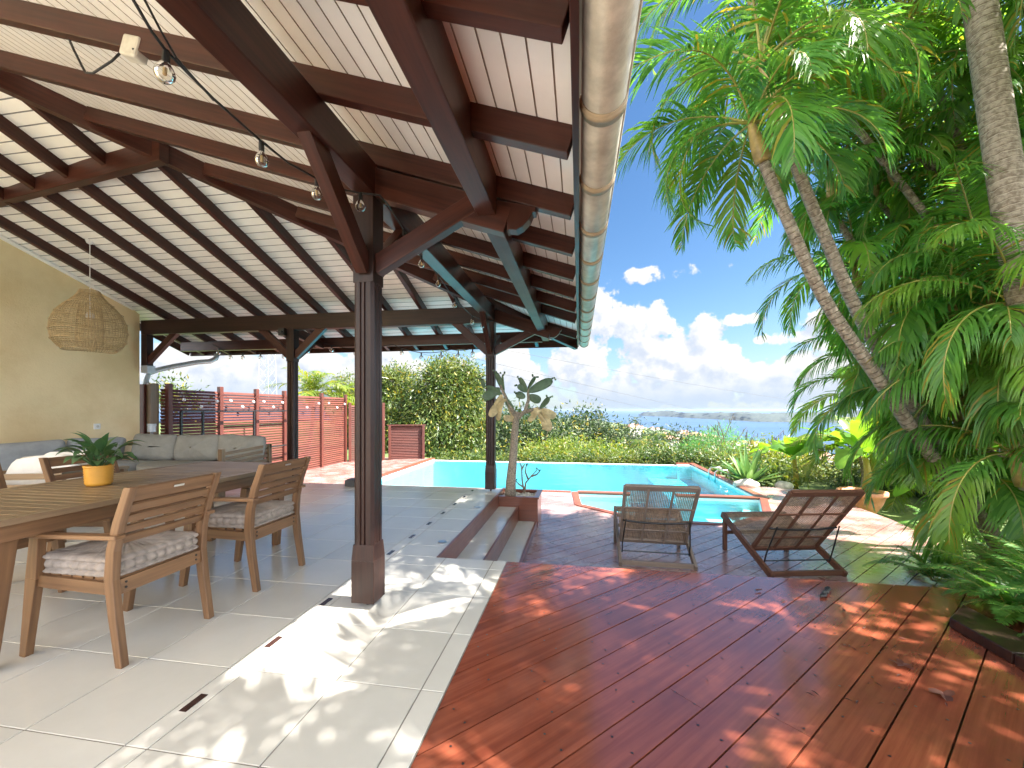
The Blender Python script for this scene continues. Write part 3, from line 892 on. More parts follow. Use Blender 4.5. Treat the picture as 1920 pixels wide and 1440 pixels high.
# fascias
mb = MB(); mb.beam((-0.012, YB, 2.475), (-0.012, PY + 1.325, 2.475), 0.028, 0.19); vpart(mb, 'fascia', M['beam'], 0.003)
mb = MB(); mb.beam((-8.12, PY + 1.312, 2.475), (-0.027, PY + 1.312, 2.475), 0.028, 0.19); vpart(mb, 'fascia', M['beam'], 0.003)
mb = MB(); mb.beam((-8.11, PY + 1.29, 2.475), (-8.11, PY - .0, 2.93), 0.028, 0.19); vpart(mb, 'fascia', M['beam'], 0.003)

# posts
def post(x, y, label, braces, first=False):
    p = empty('timber_post', (x, y, 0)); tag(p, label, 'post', 'dark posts carrying the terrace roof')
    mb = MB(); w = 0.135; c = 0.018; d = 0.010
    h = w / 2
    # grooved, chamfered shaft section
    sec = []
    for q in range(4):
        a = math.pi / 2 * q; ca_, sa_ = math.cos(a), math.sin(a)
        loc = [(-h + c, -h), (-.022, -h), (-.018, -h + d), (-.010, -h + d), (-.006, -h), (.006, -h), (.010, -h + d), (.018, -h + d), (.022, -h), (h - c, -h), (h, -h + c)]
        for (lx, ly) in loc: sec.append((lx * ca_ - ly * sa_, lx * sa_ + ly * ca_))
    n = len(sec); o = random.random() * 30
    V = [(a, b, z) for z in (0.40, 2.05) for a, b in sec]
    mb.add(V, [(i, (i + 1) % n, n + (i + 1) % n, n + i) for i in range(n)], [[(o, i * .02), (o, i * .02 + .02), (o + 1.7, i * .02 + .02), (o + 1.7, i * .02)] for i in range(n)])
    mb.build('shaft', M['post'], p)
    mb = MB(); mb.beam((0, 0, 0.035), (0, 0, 0.30), 0.152, 0.152, up=(0, 1, 0)); mb.beam((0, 0, .30), (0, 0, .40), .152, .152, up=(0, 1, 0), w1=.136, h1=.136)
    mb.build('base_block', M['post'], p, bevel=.003)
    mb = MB(); mb.beam((0, 0, 2.05), (0, 0, 2.60), 0.137, 0.137, up=(0, 1, 0)); mb.build('head_block', M['post'], p, bevel=.003)
    mb = MB(); mb.tube([(0, 0, 0), (0, 0, .04)], .014, 8); mb.build('steel_pin', M['black'], p)
    for (dx, dy, z0, z1, L) in braces:
        mb = MB(); u = Vector((dx, dy, 0))
        a = u * .05 + Vector((0, 0, z0 + .02)); b = u * L + Vector((0, 0, z1))
        mb.beam(a, b, .075, .115, up=(0, 0, 1)); mb.build('brace', M['beam'], p, bevel=.004)
    for dx in (1, -1):
        mb = MB(); mb.tube([(dx * .06, -.03, 2.18), (dx * .105, -.03, 2.18)], .006, 6); mb.build('peg', M['black'], p)
    return p
post(PX, 2.46, 'thick grooved dark post nearest the dining chairs', [(0, -1, 2.12, 2.66, .60), (0, 1, 2.12, 2.66, .60), (1, 0, 2.14, 2.52, .72)])
post(-4.72, PY, 'slim dark post between the sofa and the red fence', [(1, 0, 2.12, 2.62, .58), (-1, 0, 2.12, 2.62, .58), (0, 1, 2.1, 2.5, .6)])
post(PX, PY, 'dark corner post beside the cactus planter', [(1, 0, 2.12, 2.47, .72), (-1, 0, 2.12, 2.62, .58), (0, -1, 2.12, 2.66, .58), (0, 1, 2.12, 2.45, .6)])
# wall bracket at the end of the plate
wb = empty('wall_bracket', (-7.6, PY, 0)); tag(wb, 'dark wooden bracket on the ochre wall carrying the end of the beam', 'bracket')
mb = MB(); mb.box(-.06, .06, -.06, .06, 1.93, 2.58); mb.build('upright', M['post'], wb, bevel=.004)
mb = MB(); mb.beam((.03, 0, 2.1), (.62, 0, 2.62), .075, .10); mb.build('brace', M['beam'], wb, bevel=.004)
mb = MB(); mb.box(-.05, .09, -.075, .075, 1.90, 2.03); mb.build('end_cap', M['zinc'], wb, bevel=.01)

# gutter with joint sleeves
gt = empty('roof_gutter', (0.09, 0, 2.4)); tag(gt, 'pale half round roof gutter along the right eave', 'gutter')
GR = 0.084; GX, GZ = 0.094, 2.395 - 2.4 + 0.055
def half(mb, r, y0, y1, th=0.004):
    n = 16
    V = []
    for y in (y0, y1):
        for rr in (r, r - th):
            for k in range(n + 1):
                a = math.pi + math.pi * k / n
                V.append((GX - .09 + rr * math.cos(a), y, GZ + rr * math.sin(a)))
    m_ = n + 1
    fs = []
    for k in range(n):
        fs.append((k, k + 1, 2 * m_ + k + 1, 2 * m_ + k)); fs.append((m_ + k + 1, m_ + k, 3 * m_ + k, 3 * m_ + k + 1))
        fs.append((k + 1, k, m_ + k, m_ + k + 1)); fs.append((2 * m_ + k, 2 * m_ + k + 1, 3 * m_ + k + 1, 3 * m_ + k))
    mb.add(V, fs)
mb = MB(); half(mb, GR, YB, 7.50)
V = [(GX - .09, 7.5, GZ)] + [(GX - .09 + GR * math.cos(math.pi + math.pi * k / 16), 7.5, GZ + GR * math.sin(math.pi + math.pi * k / 16)) for k in range(17)]
mb.add(V, [(0, k, k + 1) for k in range(1, 17)])
mb.tube([(GX - .09 + GR, YB, GZ), (GX - .09 + GR, 7.5, GZ)], 0.009, 8)
mb.build('trough', M['gutter'], gt, smooth=True)
for k in range(-4, 12):
    y = 1.62 + 0.53 * k
    mb = MB(); half(mb, GR + .0075, y - .018, y + .018, .007); half(mb, GR + .0045, y - .034, y + .034, .004)
    mb.build('sleeve', M['joint'], gt, smooth=True)
# downpipe and its timber casing
dp = tag(MB().build('x', M['zinc']), None) if False else None
mb = MB(); mb.tube([(-7.36, 7.38, 2.38), (-7.37, 7.36, 2.30), (-7.42, 7.28, 2.235), (-7.52, 7.1, 2.20), (-7.70, 6.75, 2.08), (-7.79, 6.52, 1.99), (-7.83, 6.4, 1.92), (-7.84, 6.36, 1.80), (-7.84, 6.36, 1.55)], .048, 14)
dpo = empty('rain_downpipe', (-7.84, 6.36, 0)); tag(dpo, 'grey zinc downpipe running from the eave to the wooden casing', 'pipe')
o = mb.build('pipe', M['zinc'], dpo, smooth=True); o.matrix_parent_inverse = Matrix.Translation((7.84, -6.36, 0))
cas = empty('pipe_casing', (-7.84, 6.36, 0)); tag(cas, 'brown wooden pipe casing at the end of the ochre wall', 'casing')
mb = MB(); mb.box(-.11, .10, -.115, .10, -.47, 1.71); mb.build('casing_boards', M['fence'], cas, bevel=.004)
mb = MB(); mb.box(.102, .18, -.08, .10, -.47, 1.73); mb.build('pale_corner_post', M['teak_grey'], cas, bevel=.02)

# =================================================================== FENCE
def fence_panel(p0, p1, z0, z1, label, name='slatted_fence', posts=(), pitch=0.062, slat=0.040, frame=False, post_top=0.06, group=None):
    p0, p1 = Vector((*p0, 0)), Vector((*p1, 0)); d = (p1 - p0).normalized(); side = Vector((d.y, -d.x, 0))
    f = empty(name, p0); tag(f, label, 'fence', group)
    inv = Matrix.Translation(-p0)
    mb = MB(); z = z0 + .03
    while z < z1 - .02:
        mb.beam(p0 + Vector((0, 0, z)), p1 + Vector((0, 0, z)), .014, slat * 1.45, up=(-side.x * .62, -side.y * .62, 1)); z += pitch
    o = mb.build('slat_panel', M['fence'], f); o.matrix_parent_inverse = inv
    L = (p1 - p0).length
    for s in posts:
        c = p0 + d * (s * L) + side * .035
        mb = MB(); mb.beam((c.x, c.y, z0 - .05), (c.x, c.y, z1 + post_top), .085, .085, up=side)
        o = mb.build('fence_post', M['fence'], f, bevel=.006); o.matrix_parent_inverse = inv
    if frame:
        mb = MB(); e = Vector((0, 0, z1 + .02)); mb.beam(p0 + e - d * .05, p1 + e + d * .05, .12, .035); o = mb.build('cap_rail', M['fence'], f, bevel=.004); o.matrix_parent_inverse = inv
    return f
fence_panel((-7.62, 6.45), (-7.62, 12.5), DECK, 1.68, 'tall red slatted fence panels between the ochre wall and the garden', posts=(0.02, .205, .37, .525, .785, .995))
fence_panel((-7.52, 12.55), (-6.55, 13.15), DECK, 1.42, 'medium high red slatted fence section at the corner behind the thick post', posts=(.04, .97))
fence_panel((-6.45, 13.26), (-5.33, 13.72), DECK, 0.69, 'low dark red slatted enclosure at the far left pool corner', posts=(.03, .965), frame=True, post_top=.0, pitch=.055, slat=.038)
rl = empty('black_railing', (-7.35, 6.6, 0)); tag(rl, 'thin black metal railing in front of the tall red fence', 'railing')
mb = MB(); mb.beam((0, 0, 1.22), (0, 3.1, 1.22), .04, .03); mb.beam((0, 0, .35), (0, 3.1, .35), .03, .03); mb.build('rail', M['black'], rl)
for y in (0.0, .45, 1.75, 3.1):
    mb = MB(); mb.beam((0, y, DECK), (0, y, 1.21), .035, .035, up=(0, 1, 0)); mb.build('upright', M['black'], rl)
gl = empty('bollard_light', (-7.42, 6.12, 0)); tag(gl, 'small grey bollard light at the foot of the pipe casing', 'lamp')
mb = MB(); mb.tube([(0, 0, 0), (0, 0, .86)], .022, 10); mb.build('stem', M['zinc'], gl, smooth=True)
mb = MB(); mb.lathe([(0, .86), (.06, .86), (.06, .96), (.065, .965), (.065, 1.0), (0, 1.0)], 18); mb.build('lamp_head', M['zinc'], gl)
cb_ = tag(MB().build('x', M['dark']), None) if False else None
mb = MB(); mb.box(-.14, .14, -.1, .1, 0, .10); mb.box(-.12, .12, -.08, .08, .10, .112)
o = mb.build('cable_box', M['dark'], bevel=.006); o.location = (-3.62, 6.26, 0.001); tag(o, 'low dark grey box at the far edge of the tiled floor', 'box')

# =================================================================== TABLE AND CHAIRS
tb = empty('dining_table', (-3.115, 2.45, 0)); tag(tb, 'long slatted teak dining table with a potted plant on top', 'table')
TY0, TY1 = -1.02, 1.05
mb = MB(); w = .066; k = 0; x = -.525 + .035
ns = 0
mb2 = MB()
mb.box(-.525, -.465, TY0, TY1, .715, .745); mb.box(.465, .525, TY0, TY1, .715, .745)
y = TY0 + 0.0
while y < TY1 - .01:
    y2 = min(y + .060, TY1)
    mb.box(-.463, .463, y + .0, y2, .722, .744); y += .068
mb.build('slatted_top', M['teak_grey'], tb, bevel=.002)
for (x0, x1, y0, y1) in ((.455, .478, TY0 + .05, TY1 - .05), (-.478, -.455, TY0 + .05, TY1 - .05), (-.455, .455, TY0 + .05, TY0 + .075), (-.455, .455, TY1 - .075, TY1 - .05)):
    mb = MB(); mb.box(x0, x1, y0, y1, .63, .714); mb.build('apron', M['teak'], tb, bevel=.002)
for sx in (-1, 1):
    for yy, sy in ((TY0 + .12, -1), (TY1 - .12, 1)):
        mb = MB(); mb.beam((sx * .40, yy, .715), (sx * .345, yy + sy * .03, 0.0), .095, .075, up=(0, 1, 0), w1=.055, h1=.05)
        mb.build('leg', M['teak'], tb, bevel=.004)


def pad_cushion(mb, hx, hy, h, z, nside=9):
    """tufted mattress cushion: two rolled edges, pleated sides, dimples on top"""
    cr = .045; out = []; per = 0
    segs = []
    for (cx, cy, a0) in ((hx - cr, hy - cr, 0), (-hx + cr, hy - cr, 90), (-hx + cr, -hy + cr, 180), (hx - cr, -hy + cr, 270)):
        for k in range(7): a = R(a0 + 15 * k); segs.append((cx + cr * math.cos(a), cy + cr * math.sin(a), math.cos(a), math.sin(a)))
    segs.append(segs[0])
    for a, b in zip(segs, segs[1:]):
        L = math.hypot(b[0] - a[0], b[1] - a[1]); n = max(1, round(L / .006))
        for k in range(n):
            t = k / n; nx, ny = a[2] + (b[2] - a[2]) * t, a[3] + (b[3] - a[3]) * t; q = math.hypot(nx, ny) or 1
            out.append((a[0] + (b[0] - a[0]) * t, a[1] + (b[1] - a[1]) * t, nx / q, ny / q, per + L * t))
        per += L
    ns_ = len(out); npl = round(per / .052)
    prof = [(-.10, 0), (-.012, .004), (.004, .07), (.009, .15), (.002, .23), (-.010, .29), (.002, .36), (.006, .5), (.002, .64), (-.010, .71), (.002, .77), (.009, .85), (.004, .93), (-.012, .99)]
    b = len(mb.v); m_ = len(prof)
    for i, (off, zz) in enumerate(prof):
        for (x, y, nx, ny, s_) in out:
            pl = abs(math.sin(s_ / per * npl * math.pi)) ** .55
            mid = 1.0 if .2 < zz < .8 else .45
            o = off - .015 * (1 - pl) * mid * (0 if i == 0 else 1) + random.uniform(-.001, .001)
            mb.v.append((x + nx * o, y + ny * o, z + h * zz + (.004 * pl if zz > .9 else 0)))
    for i in range(m_ - 1):
        for k in range(ns_):
            k2 = (k + 1) % ns_
            mb.f.append((b + i * ns_ + k, b + i * ns_ + k2, b + (i + 1) * ns_ + k2, b + (i + 1) * ns_ + k)); mb.uv.append([(0, 0)] * 4)
    last = b + (m_ - 1) * ns_; prev = last; rings = 9
    for r in range(1, rings + 1):
        f = 1 - r / rings; nb = len(mb.v)
        for k in range(ns_):
            x, y, zz = mb.v[last + k]; x *= f; y *= f
            d2 = min((x - a) ** 2 + (y - c) ** 2 for a in (-.15, 0, .15) for c in (-.15, 0, .15))
            mb.v.append((x, y, zz + .012 * (1 - f) ** .5 - .022 * math.exp(-d2 / .0012)))
        for k in range(ns_):
            k2 = (k + 1) % ns_
            mb.f.append((prev + k, prev + k2, nb + k2, nb + k)); mb.uv.append([(0, 0)] * 4)
        prev = nb


def make_chair():
    c = empty('dining_chair')
    for s in (-1, 1):
        y = s * .238
        mb = MB()   # rear leg: raked below, leaning above
        path = [(.285, 0), (.245, .25), (.225, .42), (.235, .56), (.27, .70), (.335, .875)]
        wid = [.038, .047, .052, .050, .046, .040]
        V = []
        for (x, z), w_ in zip(path, wid):
            for dx, dy in ((-w_ / 2, -.019), (w_ / 2, -.019), (w_ / 2, .019), (-w_ / 2, .019)): V.append((x + dx, y + dy, z))
        F_ = [(3, 2, 1, 0)]; 
        UV = [[(0, 0), (.05, 0), (.05, .05), (0, .05)]]; o = random.random() * 20
        for i in range(5):
            for k in range(4):
                F_.append((i * 4 + k, i * 4 + (k + 1) % 4, (i + 1) * 4 + (k + 1) % 4, (i + 1) * 4 + k)); UV.append([(o + path[i][1], k * .05), (o + path[i][1], k * .05 + .05), (o + path[i + 1][1], k * .05 + .05), (o + path[i + 1][1], k * .05)])
        F_.append((20, 21, 22, 23)); UV.append(UV[0])
        mb.add(V, F_, UV); mb.build('rear_leg', M['teak'], c, bevel=.004)
        mb = MB(); mb.beam((-.30, y, 0), (-.245, y, .40), .036, .038, up=(1, 0, 0), w1=.038, h1=.068); mb.beam((-.245, y, .40), (-.225, y, .605), .038, .068, up=(1, 0, 0), w1=.038, h1=.055)
        mb.build('front_leg', M['teak'], c, bevel=.003)
        mb = MB(); mb.beam((-.275, y + s * .012, .618), (.29, y + s * .012, .633), .052, .022); mb.build('armrest', M['teak'], c, bevel=.005)
        mb = MB(); mb.beam((-.235, y - s * .006, .385), (.215, y - s * .006, .372), .024, .06); mb.build('side_rail', M['teak'], c, bevel=.002)
        mb = MB()
    mb = MB(); mb.beam((.232, -.22, .375), (.232, .22, .375), .024, .075); mb.build('back_rail', M['teak'], c, bevel=.002)
    mb = MB(); mb.beam((-.245, -.22, .385), (-.245, .22, .385), .024, .06); mb.build('front_rail', M['teak'], c, bevel=.002)
    for s_ in (-.215, -.20 + .0):
        pass
    mb = MB()
    for i in range(7): mb.beam((-.21 + i * .068, -.222, .412), (-.21 + i * .068, .222, .408), .055, .014)
    mb.build('seat_slats', M['teak'], c)
    for (z, h) in ((.835, .074), (.765, .042), (.712, .040), (.660, .040), (.607, .040)):
        x = np.interp(z, [.56, .70, .875], [.235, .27, .335])
        mb = MB(); mb.beam((x, -.22, z), (x, .22, z), .018, h, up=(.36, 0, 1)); mb.build('back_slat', M['teak'], c, bevel=.003)
    mb = MB(); mb.beam((.342, -.028, .842), (.342, .028, .842), .003, .011, up=(.36, 0, 1)); mb.build('name_plate', M['silver'], c)
    for s in (-1, 1):
        mb = MB()
        for z in (.365, .392): mb.tube([(.2435, s * .19, z), (.2475, s * .19, z)], .006, 8)
        mb.build('bolt', M['black'], c)
    mb = MB(); pad_cushion(mb, .235, .232, .098, .418, 9); mb.build('seat_cushion', M['cush'], c, smooth=True)
    return c
ch = make_chair()
CH = [(-2.475, 1.905, 0, 'teak armchair with tufted cushion at the near end of the table, back to the camera'),
      (-2.475, 2.745, 0, 'teak armchair with tufted cushion at the far end of the table, back to the camera'),
      (-3.80, 2.06, math.pi, 'teak armchair facing the camera across the table, cut by the left edge'),
      (-3.80, 2.83, math.pi, 'teak armchair facing the camera behind the potted plant')]
for i, (x, y, r, lab) in enumerate(CH):
    o = ch if i == 0 else copy_tree(ch)
    o.location = (x, y, 0); o.rotation_euler.z = r + (.0, .01, -.03, .05)[i]
    tag(o, lab, 'chair', 'teak dining armchairs around the table')

# potted plant on the table
pt = empty('potted_plant', (-3.17, 2.27, .7455)); tag(pt, 'leafy plant in a ribbed ochre pot on the dining table', 'plant')
mb = MB(); mb.lathe([(0, 0), (.060, 0), (.066, .01)] + [(.067 + .004 * (i % 2) + .006 * i / 14, .012 + i * .0085) for i in range(14)] + [(.078, .135), (.074, .135), (.072, .118), (0, .118)], 30); mb.build('pot', M['pot'], pt, smooth=True)
mb = MB(); mb.lathe([(0, .121), (.0715, .119)], 20); mb.build('soil', M['soil'], pt)
mb = MB(); mbs = MB(); rn = random.Random(5)
for k in range(38):
    a = rn.uniform(0, 6.28); L = rn.uniform(.10, .16); wd = rn.uniform(.022, .034); e = rn.uniform(.55, 1.45); st_l = rn.uniform(.05, .16)
    d = Vector((math.cos(a) * math.cos(e), math.sin(a) * math.cos(e), math.sin(e)))
    base = Vector((math.cos(a) * .015, math.sin(a) * .015, .115)); p = base + d * st_l
    mbs.tube([base, base.lerp(p, .5), p], .0028, 5)
    side = d.cross(Vector((0, 0, 1))).normalized()
    V = []; dd = d.copy(); q = p.copy(); ws = [.08, .62, .98, 1, .72, .36, .02]
    for i in range(7):
        nrm = side.cross(dd).normalized()
        for sgn in (-1, 0, 1): V.append(q + side * (sgn * wd * ws[i]) + nrm * (abs(sgn) * wd * ws[i] * .35))
        dd = (dd + Vector((0, 0, -.26))).normalized(); q = q + dd * (L / 6)
    mb.add(V, [(i * 3 + j, i * 3 + j + 1, i * 3 + j + 4, i * 3 + j + 3) for i in range(6) for j in range(2)])
mb.build('leaves', M['leaf_pot'], pt, smooth=True); mbs.build('stems', M['leaf_pot'], pt)

# =================================================================== SOFA AND LOUNGE CHAIR
def soft_box(mb, c, size, rot=None, puff=.12, e=.30, n=(14, 14), wr=.004, seed=0):
    """pillow shape: superellipsoid with pinched corners"""
    hx, hy, hz = size[0] / 2, size[1] / 2, size[2] / 2
    b = len(mb.v); nu, nv = 36, 14; rn = random.Random(seed)
    ph = [rn.uniform(0, 6.28) for _ in range(4)]
    rot = rot or Matrix.Identity(3); c = Vector(c)
    sp = lambda w, m_: math.copysign(abs(w) ** m_, w)
    for i in range(nv + 1):
        th = -math.pi / 2 + math.pi * i / nv
        for k in range(nu):
            a = 2 * math.pi * k / nu
            x = hx * sp(math.cos(th), .32) * sp(math.cos(a), e); z = hz * sp(math.cos(th), .32) * sp(math.sin(a), e)
            edge = max(abs(x) / hx, abs(z) / hz)
            y = hy * sp(math.sin(th), .8) * (1 - .55 * edge ** 4)
            wv = wr * (math.sin(x * 17 + ph[0]) * math.sin(z * 13 + ph[1]) + .6 * math.sin(x * 31 + z * 23 + ph[2]))
            z -= .02 * (1 - (x / hx) ** 2) * (1 if z > 0 else 0) * (hz > .12)
            mb.v.append(tuple(c + rot @ Vector((x, y + wv, z))))
    for i in range(nv):
        for k in range(nu):
            k2 = (k + 1) % nu
            mb.f.append((b + i * nu + k, b + i * nu + k2, b + (i + 1) * nu + k2, b + (i + 1) * nu + k)); mb.uv.append([(0, 0)] * 4)
sf = empty('corner_sofa', (-7.6, 5.9, 0)); tag(sf, 'grey L-shaped corner sofa with a wooden frame against the ochre wall', 'sofa')
mb = MB()
for x in np.arange(.08, 2.7, .085): mb.beam((x, -.02, .15), (x, .06, .66), .05, .018, up=(0, 1, 0))
mb.box(0, 2.72, -.03, 0, .64, .70); mb.box(0, 2.72, -.98, -.92, .14, .24); mb.box(2.64, 2.70, -.95, -.03, .14, .24)
for x in (.05, 2.66): mb.box(x, x + .06, -.98, -.92, 0, .26)
for z in np.arange(.30, .74, .075): mb.beam((2.69, -.93, z - .05), (2.69, .02, z), .02, .045)
for y in (-.9, -.02): mb.box(2.66, 2.72, y - .03, y + .03, 0, .70)
mb.box(.02, .98, -4.6, -.98, .14, .24)
mb.build('wooden_frame', M['teak_grey'], sf)
mb = MB(); soft_box(mb, (1.80, -.47, .35), (1.75, .86, .19), puff=0, e=.12); mb.build('seat_cushion', M['sofa'], sf, smooth=True)
for y in (-.60, -2.2, -3.8):
    mb = MB(); soft_box(mb, (.50, y - .25, .35), (.92, 1.56, .19), e=.12, seed=int(y * 7)); mb.build('seat_cushion', M['sofa_lit'], sf, smooth=True)
for i, x in enumerate((.66, 1.49, 2.29)):
    mb = MB(); soft_box(mb, (x, -.13, .635), (.83, .24, .45), Matrix.Rotation(-.18, 3, 'X') @ Matrix.Rotation((.02, -.02, .03)[i], 3, 'Y'), seed=i, wr=.008); mb.build('back_cushion', M['sofa'], sf, smooth=True)
for i, y in enumerate((-.62, -1.42, -2.22, -3.02, -3.85)):
    mb = MB(); soft_box(mb, (.17, y, .60), (.80, .26, .46), Matrix.Rotation(R(90), 3, 'Z') @ Matrix.Rotation(.2, 3, 'X') @ Matrix.Rotation((.03, -.03, .02, -.01, .02)[i], 3, 'Y'), seed=i + 9, wr=.012); mb.build('back_cushion', M['sofa_lit'], sf, smooth=True)

lc = empty('lounge_armchair', (-5.25, 3.38, 0), R(18)); tag(lc, 'low slatted teak lounge chair piled with a white cushion', 'armchair')
mb = MB()
for z in (.30, .40, .50, .60): mb.box(-.36, .36, -.40, -.375, z, z + .055)
mb.build('slatted_back', M['teak_grey'], lc)
for s in (-1, 1):
    mb = MB(); mb.beam((s * .36, -.42, .66), (s * .36, .40, .60), .06, .028); mb.build('armrest', M['teak_grey'], lc)
    mb = MB()
    for z in (.28, .40, .51): mb.box(s * .36 - .012, s * .36 + .012, -.4, .36, z, z + .05)
    mb.build('slatted_side', M['teak_grey'], lc)
    for yy in (-.39, .36):
        mb = MB(); mb.box(s * .36 - .025, s * .36 + .025, yy - .025, yy + .025, 0, .62); mb.build('leg', M['teak_grey'], lc)
mb = MB(); soft_box(mb, (0, 0, .36), (.66, .70, .14), seed=3); mb.build('seat_cushion', M['whitefab'], lc, smooth=True)
mb = MB(); soft_box(mb, (0, -.12, .565), (.66, .46, .10), Matrix.Rotation(R(90), 3, 'X') @ Matrix.Rotation(.1, 3, 'Z'), seed=8, wr=.02, e=.5); soft_box(mb, (.05, .06, .60), (.56, .44, .09), Matrix.Rotation(R(80), 3, 'X'), seed=18, wr=.02, e=.5)
mb.build('loose_cushion', M['whitefab'], lc, smooth=True)

# =================================================================== RATTAN LAMP
lp = empty('pendant_lamp', (-6.50, 4.55, 2.05)); tag(lp, 'big woven rattan pendant lamp hanging before the ochre wall', 'lamp')
def prof_r(z):   # z 0..0.78
    return float(np.interp(z, [0, .03, .12, .24, .36, .48, .58, .66, .74, .80], [.26, .31, .36, .378, .372, .33, .26, .185, .125, .10]))
mb = MB(); rn = random.Random(2)
nr = 40
for k in range(nr):
    z = .005 + .79 * k / (nr - 1); thick = (k % 6 == 0)
    pts = [((prof_r(z) + (.006 if thick else 0)) * math.cos(a), (prof_r(z) + (.006 if thick else 0)) * math.sin(a), z + (.010 if thick else .006) * math.sin(a * 3 + k)) for a in np.linspace(0, 2 * math.pi, 37)]
    mb.tube(pts, .006 if thick else .0030, 4, cap=False)
mb.build('woven_rings', M['rattan'], lp)
mb = MB()
for k in range(60):
    a = 2 * math.pi * k / 60
    pts = [(prof_r(z) * .995 * math.cos(a + .1 * math.sin(z * 4)), prof_r(z) * .995 * math.sin(a + .1 * math.sin(z * 4)), z) for z in np.linspace(.0, .8, 12)]
    mb.tube(pts, .0045 if k % 11 == 0 else .0028, 4, cap=False)
mb.build('woven_ribs', M['rattan'], lp)
mb = MB()
for k in range(26):
    a = 2 * math.pi * k / 26
    mb.tube([((.115 + .02 * math.sin(z * 6)) * math.cos(a), (.115 + .02 * math.sin(z * 6)) * math.sin(a), z) for z in np.linspace(.05, .62, 6)], .004, 4, cap=False)
for k in range(10):
    z = .05 + .06 * k; mb.tube([((.115 + .02 * math.sin(z * 6)) * math.cos(a), (.115 + .02 * math.sin(z * 6)) * math.sin(a), z) for a in np.linspace(0, 6.283, 20)], .003, 4, cap=False)
mb.build('inner_basket', M['rattan'], lp)
mb = MB(); mb.ball((0, 0, .46), .05); mb.build('light_bulb', M['white'], lp, smooth=True)
mb = MB(); mb.tube([(0, 0, .50), (0, 0, 1.46)], .005, 6); mb.build('cable', M['white'], lp)
mb = MB(); mb.lathe([(.062, 1.53), (.058, 1.50), (.034, 1.44), (.010, 1.425), (0, 1.425)], 18); mb.build('ceiling_cup', M['white'], lp, smooth=True)
mb = MB(); mb.tube([(0, 0, 1.52), (-.06, -.02, 1.50), (-.10, -.1, 1.60)], .004, 5); mb.build('hook_cable', M['rubber'], lp)

# =================================================================== FAIRY LIGHTS
def catenary(a, b, sag, n=10):
    a, b = Vector(a), Vector(b)
    return [a.lerp(b, i / n) + Vector((0, 0, -sag * 4 * (i / n) * (1 - i / n))) for i in range(n + 1)]
jb = empty('junction_box', (-2.36, 1.86, 3.19)); tag(jb, 'pale square junction box on the rafter near the top left', 'box')
mb = MB(); mb.box(-.055, .055, -.035, .035, -.055, .055); o = mb.build('box_body', M['box'], jb, bevel=.012); o.rotation_euler = (0, R(18), 0)
mb = MB(); mb.tube([(.03, -.03, -.03), (.033, -.036, -.032)], .006, 6); mb.build('knockout', M['black'], jb)
mb = MB(); mb.tube([(-.05, -.02, -.01), (-.11, -.03, -.07), (-.22, -.04, -.13), (-.27, -.04, -.12), (-.33, -.05, .0), (-.36, -.05, .06)], .006, 6)
mb.build('loose_cable', M['rubber'], jb, smooth=True)

sl = empty('festoon_lights', (-1.4, 2.4, 0)); tag(sl, 'festoon cable with clear round bulbs strung from the junction box along the beam', 'string lights')
def bulb_at(parent, p, r=.03, tilt=0.0):
    b = empty('bulb', p, 0, parent)
    b.rotation_euler = (tilt, tilt * .6, 0)
    mb = MB(); mb.lathe([(0, .0), (.011, 0), (.012, -.03), (.0115, -.045), (0, -.045)], 10); mb.build('socket', M['rubber'], b)
    mb = MB(); mb.lathe([(.011, -.045), (.016, -.052), (r * .8, -.066), (r, -.066 - r * .6), (r * .95, -.066 - r * .95), (r * .65, -.066 - r * 1.45), (.001, -.066 - r * 1.62)], 16); mb.build('glass', M['bulb'], b, smooth=True)
    mb = MB(); mb.lathe([(.003, -.05), (.006, -.07), (.006, -.09), (0, -.092)], 8); mb.build('filament', M['rattan'], b)
    return b
path = [at(215, -60, 1.15), at(285, 60, 1.30), at(312, 96, 1.38), at(400, 185, 1.65), at(490, 265, 1.95), at(540, 305, 2.12), at(594, 335, 2.26), at(640, 355, 2.35), at(676, 362, 2.40), at(712, 366, 2.42), at(727, 383, 2.55), at(757, 432, 3.05), at(790, 478, 3.65), at(822, 517, 4.3), at(852, 560, 4.95), at(885, 592, 5.6), at(905, 600, 5.9), at(925, 602, 6.02)]
inv = Matrix.Translation((1.4, -2.4, 0))
mb = MB(); mb.tube(path, .0055, 6); o = mb.build('cable', M['rubber'], sl, smooth=True); o.matrix_parent_inverse = inv
mb = MB(); mb.tube([at(240, -60, 1.15), at(300, 55, 1.32), at(330, 108, 1.40), at(400, 188, 1.66)], .004, 6); o = mb.build('cable', M['rubber'], sl, smooth=True); o.matrix_parent_inverse = inv
for i in (2, 4, 6, 8, 11, 12, 13, 14, 15, 16):
    b = bulb_at(sl, path[i] + Vector((0, 0, -.0)), tilt=.15 * math.sin(i * 2.1)); b.matrix_parent_inverse = inv
sl2 = empty('garden_festoon', (-4, 7, 0)); tag(sl2, 'festoon cable with round bulbs draped along the far eave plate', 'string lights')
pp = []
anch = [(-7.0, 6.92, 2.52), (-6.2, 6.92, 2.36), (-4.72, 6.92, 2.50), (-3.3, 6.92, 2.42), (-2.2, 6.92, 2.30), (-1.4, 6.8, 2.50)]
inv2 = Matrix.Translation((4, -7, 0))
for i in range(len(anch) - 1):
    seg = catenary(anch[i], anch[i + 1], .10, 6); pp += seg if i == 0 else seg[1:]
mb = MB(); mb.tube(pp, .006, 5); o = mb.build('cable', M['rubber'], sl2, smooth=True); o.matrix_parent_inverse = inv2
for i in range(1, len(pp), 2):
    b = bulb_at(sl2, pp[i], .036); b.matrix_parent_inverse = inv2
